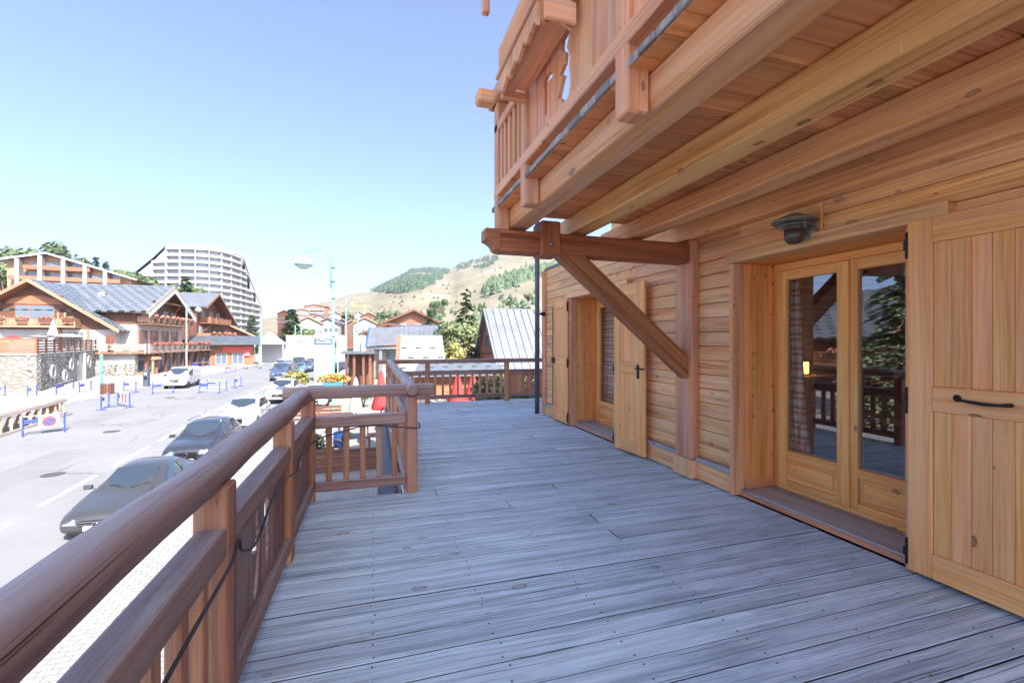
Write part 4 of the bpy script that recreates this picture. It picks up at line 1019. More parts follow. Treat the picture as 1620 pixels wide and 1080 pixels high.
def lattice(name, label, cat, fr, s0, s1, z0, h, mat, rows, gap, group=None, solid=None):
    root = wthing(name, label, cat, fr.p((s0 + s1) / 2, z0, 0), group)
    n = max(1, round((s1 - s0) / gap))
    for k in range(n + 1):
        a = s0 + (s1 - s0) * k / n; fr.one('post', mat, root, a - .06, a + .06, z0, z0 + h + .04, -.1, .04)
    m = MB()
    for r_ in range(rows):
        za = z0 + .06 + r_ * (h - .1) / rows; fr.box(m, s0, s1, za, za + (h - .1) / rows - (.03 if solid else .09), -.05, .0)
    fr.box(m, s0, s1, z0 + h - .06, z0 + h, -.08, .03); m.build('rails', mat, root)
    return root
ff = Facade((A1.x, A1.y + .15), math.atan2(.5 / 32.1, 1) * 0)
lattice('board_fence', 'orange board fence on the pale stone wall, solid boards', 'fence', ff, -24, -.1, .44, 1.35, M['farwood3'], 7, 2.9, solid=True)
lattice('slat_fence', 'brown open slat fence above the oval windows', 'fence', Facade((A1.x - .12, A1.y + .3), ang), .2, 21.5, .44, 1.3, M['farwood'], 5, 2.3)
# --- far-left slanted roof of a small A-frame on the terrace
af = wthing('a_frame_hut', 'steep grey A-frame hut at the far left edge above the orange fence', 'hut', (-36.5, 53.5, .44))
f = Facade((-37.6, 52.5), 0)
f.gable(af, 2.9, 2.9, .5, .5, 6.6, .44, 5, M['farglass'], M['greyboard'], over=.1, front=.5, barge=M['greyboard'])
# --- apartment block behind, with concrete fins
ub = wthing('apartment_block', 'low-pitched wooden apartment block with pale concrete fins, behind the first chalet', 'building', (-85, 165, 12))
f = Facade((-88, 162.8), .10)
f.gable(ub, 9.2, 18.5, 24.0, 20.4, 26.2, 8, 20, M['farwood2'], M['metalroof'], over=2.0, front=2.4, th=.3, barge=M['white'])
f.one('base_wall', M['white'], ub, -9.3, 18.6, 8, 14.5, -18, .1)
for k, zz in enumerate((15.0, 18.6, 21.6)):
    s1 = 16.5 if k < 2 else 9.5
    f.one('balcony', M['farwood3'], ub, -8 + (k == 2) * 3, s1, zz, zz + 1.15, .6, 2.2)
    m = MB(); f.box(m, -7.5 + (k == 2) * 3, s1 - .5, zz + 1.3, zz + 2.4, .02, .1); m.build('window_band', M['farglass'], ub)
for a in (-6.2, -1.4, 3.6, 8.4, 13.0):
    zt = 26.2 - (abs(a) * .24 if a < 0 else a * .31) - .3
    m = MB(); f.prism(m, [(a - .45, 8), (a + .45, 8), (a + .45, zt), (a - .45, zt)], .3, 2.3); m.build('concrete_fin', M['concrete'], ub)
# --- the curved tower
tw_ = wthing('apartment_tower', 'tall white curved apartment tower with rows of balconies and stepped right edge', 'building', (-95, 190, 5))
plan = [at(u, 500, d) for u, d in ((212, 186), (240, 184), (262, 183), (284, 183), (309, 184), (331, 186), (352, 190), (368, 196), (383, 205))]
plan += [at(391, 500, 212), at(401, 500, 220), at(412, 500, 230)]
for p in plan: p.z = 0
Z0, FH = 6.0, 2.72
tops = [8, 10, 12, 12, 12, 12, 12, 12, 10, 7.4, 5]      # storeys of each bay
core = MB()
for i in range(len(plan) - 1):
    p, q = plan[i], plan[i + 1]; d = (q - p).normalized(); n = Vector((d.y, -d.x, 0)); nb = Vector((-.15, 1, 0)).normalized()
    zt0 = Z0 + tops[i] * FH + .4 * min(1, tops[i] / 12); zt = zt0
    if i < 2:
        zl, zr = (29.5 + i * 5.4, 29.5 + (i + 1) * 5.4)
    else: zl = zr = zt
    pts = [p - n * 1.5, q - n * 1.5, q + nb * 14, p + nb * 14]; b = len(core.v)
    core.v += [Vector((a.x, a.y, -3)) for a in pts] + [Vector((a.x, a.y, z_)) for a, z_ in zip(pts, (zl, zr, zr, zl))]
    for fc in ((0, 1, 5, 4), (1, 2, 6, 5), (2, 3, 7, 6), (3, 0, 4, 7), (4, 5, 6, 7)): core.face([b + k for k in fc], None, .5)
core.build('wall', M['white'], tw_)
for k in range(13):
    z_ = Z0 + k * FH; segs = [i for i in range(len(plan) - 1) if k <= tops[i]]
    if not segs: continue
    m = MB()
    for i in segs:
        p, q = plan[i], plan[i + 1]; d = (q - p).normalized(); n = Vector((d.y, -d.x, 0)); m.prism([p - n * 1.45 + Vector((0, 0, z_)), q - n * 1.45 + Vector((0, 0, z_)), q + n * .1 + Vector((0, 0, z_)), p + n * .1 + Vector((0, 0, z_))], (0, 0, .2))
        m.prism([p + Vector((0, 0, z_ + .2)), q + Vector((0, 0, z_ + .2)), q + Vector((0, 0, z_ + 1.0)), p + Vector((0, 0, z_ + 1.0))], n * .1)
    m.build('balcony_row', M['white'], tw_)
    if k < 12:
        m = MB()
        for i in segs:
            if k + 1 > tops[i]: continue
            p, q = plan[i], plan[i + 1]; d = (q - p).normalized(); n = Vector((d.y, -d.x, 0)); L = (q - p).length; nn = max(1, round(L / 3.4))
            for j in range(nn):
                a, c = (j + .04) / nn, (j + .96) / nn
                m.prism([p.lerp(q, a) - n * 1.49 + Vector((0, 0, z_ + .25)), p.lerp(q, c) - n * 1.49 + Vector((0, 0, z_ + .25)), p.lerp(q, c) - n * 1.49 + Vector((0, 0, z_ + 2.6)), p.lerp(q, a) - n * 1.49 + Vector((0, 0, z_ + 2.6))], n * .05)
        m.build('window_row', M['towerglass'], tw_)['kind'] = 'stuff'
for i in range(len(plan)):
    j = min(i, len(tops) - 1); hh = max(tops[j], tops[max(0, i - 1)]) if i else tops[0]
    p = plan[i]; q = plan[min(i + 1, len(plan) - 1)]; o_ = plan[max(0, i - 1)]; d = (q - o_).normalized(); n = Vector((d.y, -d.x, 0))
    hz = Z0 + hh * FH + (.6 if hh == 12 else 0)
    m = MB(); m.prism([p - d * .13 - n * 1.4 + Vector((0, 0, 0)), p + d * .13 - n * 1.4, p + d * .13 - n * 1.4 + Vector((0, 0, hz)), p - d * .13 - n * 1.4 + Vector((0, 0, hz))], n * (1.62 if i < 6 else 1.1)); m.build('fin_wall', M['white'], tw_)
# roofs: sloping dark cap at the left, stepped caps at the right
m = MB()
for i, (zl, zr) in enumerate(((29.9, 35.3), (35.3, 40.4))):
    p, q = plan[i], plan[i + 1]; nb = Vector((-.15, 1, 0)); m.prism([p + nb * 1.3 + Vector((0, 0, zl)), q + nb * 1.3 + Vector((0, 0, zr)), q + nb * 1.3 + Vector((0, 0, zr + .3)), p + nb * 1.3 + Vector((0, 0, zl + .3))], nb * 16)
m.build('sloping_roof', M['darkroof'], tw_)
for i in (8, 9, 10):
    p, q = plan[i], plan[i + 1]; z_ = Z0 + tops[i] * FH; nb = Vector((-.15, 1, 0)); m = MB(); z1 = Z0 + tops[i - 1] * FH if i > 8 else 40
    m.prism([p + Vector((0, 0, z1 - .5)), q + Vector((0, 0, z_ + .3)), q + Vector((0, 0, z_ + .6)), p + Vector((0, 0, z1 - .2))], nb * 14); m.build('stepped_roof', M['farwood'], tw_)
m = MB(); p, q = plan[2], plan[8]
for i in range(2, 8):
    a, b = plan[i], plan[i + 1]; d = (b - a).normalized(); n = Vector((d.y, -d.x, 0)); m.prism([a + n * .1 + Vector((0, 0, 39.2)), b + n * .1 + Vector((0, 0, 39.2)), b + n * .1 + Vector((0, 0, 40.3)), a + n * .1 + Vector((0, 0, 40.3))], -n * 1.5)
m.build('roof_parapet', M['white'], tw_)
pd = wthing('tower_annex', 'low pale annex with shop fronts at the foot of the tower', 'building', (-50, 160, -3))
f = Facade((-52, 160), .35); f.one('wall', M['white'], pd, -16, 9, -3, 7.0, -8, 0)
for k in range(6): f.window(pd, -14 + k * 3.8, -11.2 + k * 3.8, 3.8, 6.0, .01, M['whitepaint'], mull=1)
f.one('roof_edge', M['concrete'], pd, -16.5, 9.5, 7.01, 7.4, -8.5, .6)
# --- middle distance, left of the street's end
b1 = wthing('chalet', 'low house with snow-pale double roof and timber gable, right of the tower foot', 'house', (-38, 135, -3))
f = Facade((-36.5, 128), .35); f.gable(b1, 9.5, 6.5, 4.0, 3.4, 6.6, -3, 14, M['farwood'], M['metalroof'], over=1.5, front=1.6)
f.balcony(b1, -8, 5.5, 1.0, 1.3, M['white'], gap=4); 
for a in (-5, -1, 3): f.window(b1, a - 1.1, a + 1.1, 1.3, 3.2, .0, M['whitepaint'])
f.one('ground_floor', M['white'], b1, -9.4, 6.4, -3, .7, -8, .1)
b2 = wthing('shop_building', 'shop with long dark grey canopy roof and red signboard, behind the no-entry sign', 'shop', (-28, 100, -3))
f = Facade((-25.5, 96), .28)
f.one('wall', M['farwood3'], b2, -4.5, 4.0, -3, 1.2, -5, 0); m = MB(); f.prism(m, [(-6.0, 2.2), (-6.0, 2.0), (5, 2.0), (5, 2.2)], -6, .5)
m = MB(); m.prism([f.p(-6, 2.4, -2), f.p(5.2, 2.4, -2), f.p(5.2, .9, 2.2), f.p(-6, .9, 2.2)], (0, 0, .15)); m.build('canopy_roof', M['darkroof'], b2)
f.one('signboard', M['pinkflowers'] if False else plain('red_signboard', (.62, .10, .07), .5), b2, -1, 3.8, -.5, .6, .02, .1)
for a in (-3.8, -1.2, 1.4): f.window(b2, a - .9, a + .9, -2.7, -.7, .01, M['whitepaint'])
for a in (-5.5, 4.8): f.one('canopy_post', M['greyboard'], b2, a - .1, a + .1, -3, 1.0, 1.7, 1.9)
tn = wthing('market_tent', 'white pyramid tent beside the tall green lamp post, before the timber gable', 'tent', (-22, 100, -3))
p = at(424, 543, 92); bx0 = Vector((p.x, p.y, 0)); m = MB()
ap_ = bx0 + Vector((.0, 1.6, 3.6)); cs = [bx0 + Vector((-2.2, -.8, .95)), bx0 + Vector((2.9, -.8, .95)), bx0 + Vector((2.9, 4.0, .95)), bx0 + Vector((-2.2, 4.0, .95))]
for i in range(4): m.poly([cs[i], cs[(i + 1) % 4], ap_], .5)
m.build('canopy', M['whitepaint'], tn)
for c in cs: mm = MB(); mm.tube([Vector((c.x, c.y, -3)), c], .06, 6); mm.build('pole', M['whitepaint'], tn)
m = MB(); m.box((cs[0].x + .05, cs[2].y - .1, -3), (cs[2].x - .05, cs[2].y - .06, .93)); m.build('back_cloth', M['whitepaint'], tn)
M['orangeline'] = plain('orange_trim', (.75, .40, .22), .6); M['bluesign'] = plain('blue_sign', (.03, .085, .30), .5); M['ink'] = plain('dark_print', (.06, .06, .08), .6)
hb = wthing('box_hoarding', 'white boarded hoarding with thin orange line and small dark mark, at the street end', 'hoarding', (-14, 78, -3))
p = at(476, 560, 78); f = Facade((p.x, p.y), .12)
f.one('board_wall', M['villagewhite'], hb, -2.3, 2.3, -.7, 2.45, -3, 0); f.one('orange_line', M['orangeline'], hb, -2.3, 2.3, .52, .64, .002, .03); f.one('top_trim', M['orangeline'], hb, -2.35, 2.35, 2.451, 2.55, -3, .05)
f.one('base', M['concrete'], hb, -2.3, 2.3, -3, -.701, -3, -.01)
for k in range(2):
    m = MB(); 
    for zz in (1.35, 1.5, 1.65): f.box(m, -.32 + k * .36, -.06 + k * .36, zz, zz + .06, .002, .02)
    f.box(m, -.1 + k * .36, -.05 + k * .36, 1.35, 1.71, .002, .022); m.build('dark_mark', M['ink'], hb)
tt = wthing('sign_totem', 'tall white street banner with blue lettered sign across its top', 'sign', (-7.5, 52, -3))
p = at(512, 560, 52); f = Facade((p.x, p.y), .15); bz = 1.5 - 62 * 52 / 720
f.one('panel', M['whitepaint'], tt, -1.0, .95, bz, 2.3, -.3, 0); f.one('sign_board', M['bluesign'], tt, -.98, .93, 1.15, 1.85, .002, .06)
for (a, b_, z_) in ((-.75, -.5, 1.6), (-.4, .1, 1.66), (.2, .7, 1.6), (-.8, .75, 1.35)): f.one('white_lettering', M['whitepaint'], tt, a, b_, z_, z_ + .09, .061, .075)
m = MB()
for k in range(20):
    t0, t1 = 6.2832 * k / 20, 6.2832 * (k + 1) / 20
    m.poly([f.p(.35 + math.cos(t0) * .36, -.35 + math.sin(t0) * .5, .01), f.p(.35 + math.cos(t1) * .36, -.35 + math.sin(t1) * .5, .01), f.p(.35 + math.cos(t1) * .46, -.35 + math.sin(t1) * .62, .01), f.p(.35 + math.cos(t0) * .46, -.35 + math.sin(t0) * .62, .01)], .5)
m.build('printed_ring', plain('grey_print', (.45, .45, .44), .6), tt)
sp2 = wthing('street_hoarding', 'plain white panel standing between the two nearer lamp posts', 'sign', (-4.5, 56, -3))
p = at(541, 548, 58); f = Facade((p.x, p.y), .1); f.one('panel', M['villagewhite'], sp2, -.65, .6, -.9, 2.3, -.12, 0)
for a in (-.5, .45): f.one('leg', M['whitepaint'], sp2, a - .05, a + .05, -3, -.9, -.1, -.02)
# --- right side
r1 = wthing('metal_roof_shop', 'shop building with sloping seamed metal roof and pale blue posts', 'shop', (5, 58, -3))
p = at(586, 549, 55); f = Facade((p.x, p.y), -.12)
m = MB(); m.prism([f.p(-.4, .9, 1.4), f.p(8.5, 1.55, 1.4), f.p(8.5, 3.4, -3.0), f.p(-.6, 3.1, -3.0)], (0, 0, .16)); rr = m.build('roof', M['metalroof'], r1)
m = MB()
for k in range(14): a = .2 + k * .62; m.beam(f.p(a, .9 + .65 * (a + .4) / 8.9 + .19, 1.38), f.p(a, 3.1 + .3 * (a + .6) / 9.1 + .19, -2.98), .04, .05)
m.build('seams', M['seam'], rr)
m = MB(); m.prism([f.p(-.41, .75, 1.42), f.p(-.41, 1.1, 1.42), f.p(-.61, 3.3, -3), f.p(-.61, 2.9, -3)], f.s * .18); m.build('roof_end', M['bluesign'], r1)
f.one('wall', M['greyboard'], r1, -.2, 8.3, -3, 1.0, -3, -.4)
for a in (.1, 1.1, 4.0): f.one('post', plain('pale_blue_paint', (.55, .63, .72), .5) if a < .5 else M['seam'], r1, a, a + .35, -3, .8, .5, .85)
f.window(r1, 1.8, 3.9, -1.6, .4, -.39, M['greyboard'], mull=0); f.one('fascia', M['seam'], r1, -.3, 8.4, .6, .88, .9, 1.1)
r2 = wthing('house', 'house with flat dark slate roof and dormer box, behind the metal-roofed shop', 'house', (12, 72, -3))
p = at(690, 530, 72); f = Facade((p.x, p.y), -.05)
m = MB(); m.prism([f.p(-3.8, 2.6, .6), f.p(2.8, 2.3, .6), f.p(2.0, 4.1, -4), f.p(-4.2, 4.1, -4)], (0, 0, .2)); m.build('roof', M['darkroof'], r2)
f.one('wall', M['white'], r2, -3.5, 2.5, -3, 2.3, -4, 0); f.one('dormer', M['darkroof'], r2, -4.4, -3.3, 2.8, 4.2, -2, .3)
f.window(r2, -.4, 1.6, .5, 2.0, .01, M['whitepaint'])
r3 = wthing('chalet', 'dark brown chalet with blue shutters below the slope, behind the metal-roofed shop', 'chalet', (0, 95, -3))
p = at(655, 510, 92); f = Facade((p.x, p.y), -.1)
f.gable(r3, 5.3, 5.6, 5.4, 5.0, 7.7, -3, 12, M['farwood3'], M['darkroof'], over=1.2, front=1.5, barge=M['farwood'])
for a in (-2.1, .8): f.window(r3, a - .6, a + .6, 3.4, 5.0, 0, M['whitepaint'], shutters=M['bluesign'])
f.balcony(r3, -4.5, 4.5, 2.2, 1.2, M['white'], gap=3, kind='board')
r4 = wthing('chalet', 'smaller brown chalet with low roof, left of the dark brown one', 'chalet', (-4, 85, -3))
p = at(617, 520, 84); f = Facade((p.x, p.y), -.35); f.gable(r4, 4.5, 6, 3.0, 2.9, 4.6, -3, 9, M['farwood3'], M['darkroof'], over=1.0, front=1.2, barge=M['farwood'])
for a in (-1.8, 1.8): f.window(r4, a - .6, a + .6, 1.2, 2.6, 0, M['whitepaint'])
# garden hut with steep roof
r5 = wthing('garden_hut', 'small hut with steep grey sheet roof and rows of dark snow stops', 'hut', (2, 33, -3))
p = at(669, 560, 33.5); f = Facade((p.x, p.y), -.06)
m = MB(); A, B, C, D = f.p(-1.55, 1.95, -1.1), f.p(1.45, 1.95, -1.1), f.p(1.75, -1.35, .7), f.p(-1.75, -1.35, .7)
nn = (B - A).cross(D - A).normalized(); nn = nn if nn.z > 0 else -nn
m.poly([A, B, C, D], .5, [(0, 3.7), (3, 3.7), (3.2, 0), (-.2, 0)]); m.poly([q - nn * .12 for q in (A, B, C, D)], .5)
L4 = [A, B, C, D]
for i in range(4): m.poly([L4[i], L4[(i + 1) % 4], L4[(i + 1) % 4] - nn * .12, L4[i] - nn * .12], .5)
rr = m.build('roof', M['metalroof'], r5)
m = MB()
for k in range(7):
    a = -.5 + k / 6; m.beam(A.lerp(B, k / 6) + nn * .02, D.lerp(C, k / 6) + nn * .02, .035, .05)
m.build('seams', M['seam'], rr)
m = MB()
for q, t_ in enumerate((.28, .5, .72, .9)):
    for k in range(6):
        if (k + q) % 2: continue
        x0, x1 = (k + .1) / 6, (k + .85) / 6; m.beam(A.lerp(D, t_).lerp(B.lerp(C, t_), x0) + nn * .05, A.lerp(D, t_).lerp(B.lerp(C, t_), x1) + nn * .05, .03, .09)
m.build('snow_stops', M['ink'], rr)
m = MB(); m.prism([f.p(-1.85, 1.9, -1.15), f.p(-1.55, 1.98, -1.15), f.p(-1.78, -1.35, .75), f.p(-2.05, -1.4, .75)], f.n * .12); m.build('gable_board', M['farwood3'], r5)
m = MB(); f.prism(m, [(-1.5, -3.2), (1.5, -3.2), (1.5, -1.3), (-1.5, -1.3)], -2.8, .3); m.build('wall', M['farwood'], r5)
m = MB(); m.prism([A, B, f.p(1.75, -1.35, -2.9), f.p(-1.75, -1.35, -2.9)], nn * 0 + Vector((0, 0, -.12))); m.build('rear_roof', M['metalroof'], r5)
# A-frame with big grey roof
r6 = wthing('a_frame_house', 'wooden A-frame house with large pale seamed metal roof, right of the tall fir', 'house', (14, 44, -3))
f = Facade((11, 44.0), -S90)
f.gable(r6, 5.1, 5.1, -.9, -.9, 4.55, -3, 11, M['farwood3'], M['metalroof'], over=1.4, front=.5, th=.14, barge=M['seam'])
m = MB(); k_ = 5.45 / 5.1
for q in range(16):
    o_ = .3 - q * .72; nn = Vector((0, -k_, 1)).normalized()
    m.beam(f.p(0, 4.6, o_) + nn * .17 + Vector((0, 0, .08)), f.p(6.4, 4.6 - k_ * 6.4, o_) + nn * .17 + Vector((0, 0, .0)), .05, .07, up=nn)
m.build('roof_seams', M['seam'], r6)
f.window(r6, -1.2, 1.2, .8, 2.2, .0, M['farwood'], mull=1); f.one('cross_boards', M['farwood'], r6, -2.6, 2.6, .2, .4, .02, .12)
# lean-to roof and brown garden wall just past the deck
r7 = wthing('lean_to', 'low lean-to with pale sheet roof and snow stops, just beyond the far railing', 'shed', (5, 29, -3))
f = Facade((5.2, 28.0), .0)
m = MB(); m.prism([f.p(-3.0, -.62, .6), f.p(3.3, -.62, .6), f.p(2.7, .08, -3.2), f.p(-2.2, .08, -3.2)], (0, 0, .08)); rr = m.build('roof', M['metalroof'], r7)
m = MB()
for q, o_ in enumerate((-.3, -1.3, -2.3)):
    for k in range(6): a = -2.3 + k * .95 + (q % 2) * .45; z_ = -.62 + (.6 - o_) * .184 + .12; f.box(m, a, a + .35, z_, z_ + .07, o_, o_ + .04)
m.build('snow_stops', M['ink'], rr)
f.one('wall', M['farwood3'], r7, -2.8, 3.0, -3.4, -.7, -3, 0)
for a in (-2, 0, 2): f.window(r7, a - .5, a + .5, -2.6, -1.4, .01, M['farwood'])
# distant village on the slope
vil = [(478, 500, 330, 9, 10, 0), (497, 497, 340, 15, 14, 0), (514, 499, 350, 16, 11, 0), (530, 505, 320, 9, 6, 1), (548, 504, 300, 7, 4, 2), (566, 503, 310, 8, 5, 1), (583, 506, 300, 10, 5, 2), (505, 511, 260, 10, 5, 1), (464, 511, 260, 7, 5, 1), (541, 515, 220, 6, 3.5, 2), (519, 518, 200, 9, 4, 1), (487, 520, 180, 11, 4, 1), (556, 520, 190, 6, 4, 2), (450, 503, 300, 9, 6, 2), (577, 519, 170, 8, 4, 1)]
vl = ['tall orange brick apartment block on the slope, leftmost of the village', 'tallest orange apartment block in the far village', 'wide pale orange block right of the tallest one', 'grey-roofed house right of the orange blocks', 'small far house below the crane', 'far house with pale wall beside the small one', 'far house at the right end of the village row', 'white house below the wide orange block', 'far house half hidden by the big fir', 'brown house behind the nearest lamp arm pole', 'brown gabled house above the blue sign', 'low brown house above the white hoarding', 'brown gabled house right of the tall lamp', 'far house at the left end of the village', 'brown house left of the shop roof']
M['brickfar'] = plain('orange_brick', (.36, .19, .125), .8, var=.1)
for (u, v, d, w_, h_, k), lb in zip(vil, vl):
    p = at(u, v, d); z0 = p.z - 12
    rt = wthing('village_house', lb, 'house', (p.x, p.y, z0), 'far village houses')
    f = Facade((p.x, p.y), random.uniform(-.3, .3))
    zt = p.z + h_ * .5
    f.gable(rt, w_ / 2, w_ / 2, zt - (1.0 if k == 0 else 0), zt - (1.0 if k == 0 else 0), zt + (0.4 if k == 0 else w_ * .25), z0, w_ * .9, (M['brickfar'], M['villagewhite'], M['farwood'])[k], (M['metalroof'], M['darkroof'], M['darkroof'])[k], over=.7, front=.8)
    nf = max(1, int(h_ / 2.8))
    for r_ in range(nf):
        z_ = zt - 1.2 - (r_ + 1) * 2.6 + (.4 if k == 0 else 0)
        for c in range(int(w_ / 2.2)):
            a = -w_ / 2 + .8 + c * 2.2; f.one('window', M['farglass'], rt, a, a + 1.2, z_, z_ + 1.4, .01, .06)
        if k == 0: f.one('balcony_row', M['white'], rt, -w_ / 2, w_ / 2, z_ - .6, z_ - .1, .3, 1.0)

r9 = wthing('timber_porch', 'dark timber porch with flat roof, left of the metal-roofed shop', 'porch', (-1, 46, -3))
p = at(566, 575, 46); f = Facade((p.x, p.y), -.1)
for a in (-1.1, -.35, .55, 1.2): f.one('post', M['farwood'], r9, a - .12, a + .12, -3, .25, -.2, .05)
f.one('roof', M['darkroof'], r9, -1.5, 1.7, .251, .5, -2.2, .5); f.one('back_wall', M['farwood'], r9, -1.2, 1.4, -3, .24, -2.1, -1.9)
# ================================================================== VEHICLES
M['tyre'] = plain('tyre_rubber', (.02, .02, .021), .8); M['rim'] = plain('alloy_rim', (.5, .5, .52), .3, .8)
M['carglass'] = plain('car_glass', (.03, .042, .058), .05, 0, .9, coat=.5)
M['chrome'] = plain('chrome', (.6, .6, .62), .15, 1.0); M['grille'] = plain('dark_grille', (.015, .015, .017), .4)
M['headlight'] = plain('headlight_glass', (.20, .22, .25), .08, .1, .8, coat=.8); M['plate'] = plain('number_plate', (.75, .75, .72), .5)
PAINTS = {}
def paint(name, c, dirt=.25):
    if name in PAINTS: return PAINTS[name]
    t = NT('car_paint_' + name); nz = t.noise(t.obj(), 5, 5, .7)
    t.color(t.mix(t.math('MULTIPLY', nz, dirt), c, (.32, .30, .27))); t.set(Roughness=.28, Metallic=.15, Specular_IOR_Level=.6, Coat_Weight=.8, Coat_Roughness=.05)
    PAINTS[name] = t.m; return t.m
CARS = {
 # (y, half width, z low, z belt, roof edge half width, z roof)
 'sedan': (1.93, [(0.0, .70, .30, .52, .55, .60), (.10, .86, .22, .62, .66, .72), (.45, .92, .20, .72, .70, .80), (1.15, .95, .20, .84, .72, .92), (1.42, .95, .20, .90, .70, .98), (2.35, .955, .20, .95, .575, 1.41), (3.0, .955, .20, .96, .585, 1.47), (3.8, .95, .20, .96, .56, 1.40), (4.55, .93, .22, .95, .60, 1.02), (4.95, .86, .26, .88, .62, .93), (5.05, .78, .34, .70, .55, .80)], 4, 8, .34, (.95, 3.95)),
 'suv': (1.85, [(0.0, .70, .36, .64, .55, .72), (.09, .86, .28, .80, .68, .90), (.4, .92, .26, .92, .72, 1.00), (1.05, .93, .26, 1.00, .73, 1.07), (1.25, .93, .26, 1.05, .70, 1.11), (1.95, .93, .26, 1.10, .62, 1.60), (2.6, .93, .26, 1.12, .63, 1.68), (3.8, .92, .26, 1.13, .61, 1.64), (4.35, .90, .28, 1.12, .62, 1.28), (4.5, .86, .34, 1.0, .62, 1.12), (4.55, .78, .4, .8, .55, .95)], 4, 8, .36, (.9, 3.6)),
 'van': (1.95, [(0.0, .76, .34, .70, .62, .84), (.07, .90, .26, .92, .76, 1.02), (.30, .95, .24, 1.02, .80, 1.10), (.72, .96, .24, 1.12, .82, 1.20), (.85, .96, .24, 1.15, .82, 1.26), (1.50, .965, .24, 1.24, .84, 1.88), (1.75, .97, .24, 1.26, .86, 1.98), (2.0, .97, .24, 1.28, .87, 2.0), (4.2, .97, .24, 1.28, .87, 2.0), (4.62, .965, .26, 1.28, .87, 1.98), (4.72, .95, .3, 1.24, .85, 1.94), (4.74, .92, .36, 1.1, .8, 1.86)], 4, 10, .33, (.85, 3.75)),
}
def car_section(st):
    y, hw, zl, zb, rw, zr = st; dz = zb - zl
    return [Vector((0, y, zl)), Vector((hw * .86, y, zl)), Vector((hw * .985, y, zl + dz * .22)), Vector((hw, y, zl + dz * .55)), Vector((hw * .985, y, zl + dz * .82)), Vector((hw * .93, y, zb)),
            Vector((rw + (hw * .93 - rw) * .12, y, zb + (zr - zb) * .84)), Vector((rw * .86, y, zr - .01)), Vector((rw * .45, y, zr + .012)), Vector((0, y, zr + .018))]
def make_car(kind, paintmat, label, loc, rz=0.0, rails=False, group='cars parked along the street', simple=False, cat='car', name='parked_car', suffix=''):
    W, sts, i0, i1, wr, (wf, wrr) = CARS[kind]
    root = thing(name, label, cat, loc, rz, group)
    secs = [car_section(s) for s in sts]; m = MB(); n = len(secs[0])
    for sc in secs:
        for p in sc: m.v.append(p)
        for p in reversed(sc[1:-1]): m.v.append(Vector((-p.x, p.y, p.z)))
    N = 2 * n - 2
    for i in range(len(secs) - 1):
        for k in range(N): m.face([i * N + k, i * N + (k + 1) % N, (i + 1) * N + (k + 1) % N, (i + 1) * N + k], None, .5, True)
    m.face([k for k in reversed(range(N))], None, .5, True); m.face([(len(secs) - 1) * N + k for k in range(N)], None, .5, True)
    body = m.build('body', paintmat, root); sb = body.modifiers.new('sub', 'SUBSURF'); sb.levels = sb.render_levels = 2
    # glass: panels laid a few mm over the body
    def pane(nm, quads, off=.012):
        mm = MB()
        for q in quads: mm.poly(q, .5)
        o = mm.build(nm, M['carglass'], root); return o
    def lerp_sec(y):
        for a, b in zip(sts[:-1], sts[1:]):
            if a[0] <= y <= b[0]:
                t = (y - a[0]) / (b[0] - a[0]); return car_section(tuple(p + (q - p) * t for p, q in zip(a, b)))
    # windshield between the cowl (i0) and the front of the roof (i0+1)
    ya, yb = sts[i0][0], sts[i0 + 1][0]; cols = [-.9, -.6, -.2, .2, .6, .9]; rows = [.06, .3, .55, .8, .98]; mm = MB(); g = []
    nrm = Vector((0, -(sts[i0 + 1][5] - sts[i0][5]), (yb - ya))).normalized()
    for r_ in rows:
        sc = lerp_sec(ya + (yb - ya) * r_); wid = sc[6].x; top = sc[8].z
        g.append([Vector((c * wid, ya + (yb - ya) * r_ + .05 * c * c, top - .045 * c * c * (1 + .5 * c * c))) + nrm * (.02 if abs(c) < .8 else .03) for c in cols])
    b = 0
    for row in g: mm.v += row
    for i in range(len(rows) - 1):
        for k in range(len(cols) - 1): mm.face([i * 6 + k, i * 6 + k + 1, (i + 1) * 6 + k + 1, (i + 1) * 6 + k], None, .5, True)
    mm.build('windscreen', M['carglass'], root)
    # side windows
    yend = sts[i1 - 1][0] if kind != 'van' else yb + .75
    for sx in (-1, 1):
        y = ya + (yb - ya) * .55; segs = 3 if kind != 'van' else 1; L = (yend - y) / segs
        for k in range(segs):
            y0, y1 = y + k * L + .03, y + (k + 1) * L - .03; q = []
            for (yy, t) in ((y0, .08), (y1, .08), (y1, .88), (y0, .88)):
                sc = lerp_sec(yy); q.append(Vector((sx * (sc[5].x + (sc[6].x - sc[5].x) * t + .012), yy if not (k == 0 and t > .5 and kind != 'van') else yy + .18, sc[5].z + (sc[6].z - sc[5].z) * t)))
            pane('side_window', [q])
    hw = sts[2][1]
    t = MB(); cy = ya - .02; sc0 = lerp_sec(ya)
    for sx in (-1, 1): t.tube([(sx * .05 + .12, cy - .02, sc0[9].z + .02), (sx * .3 + .1, cy + .10, sc0[8].z + .07), (sx * .5 + .1, cy + .16, sc0[8].z + .10)], .009, 5)
    t.build('wiper', M['grille'], root)
    t = MB()
    for sx in (-1, 1): t.tube([(sx * lerp_sec(yy)[6].x * 1.02, yy, lerp_sec(yy)[6].z + .012) for yy in [sts[2][0] + (ya - sts[2][0]) * q / 6 for q in range(7)]], .007, 5)
    t.tube([(k * .15 * .8, ya - .10 + .03 * abs(k) * .2, lerp_sec(ya - .1)[8].z + .004 - .004 * k * k * .3) for k in range(-4, 5)], .008, 5)
    t.build('bonnet_seam', M['grille'], root)
    t = MB()
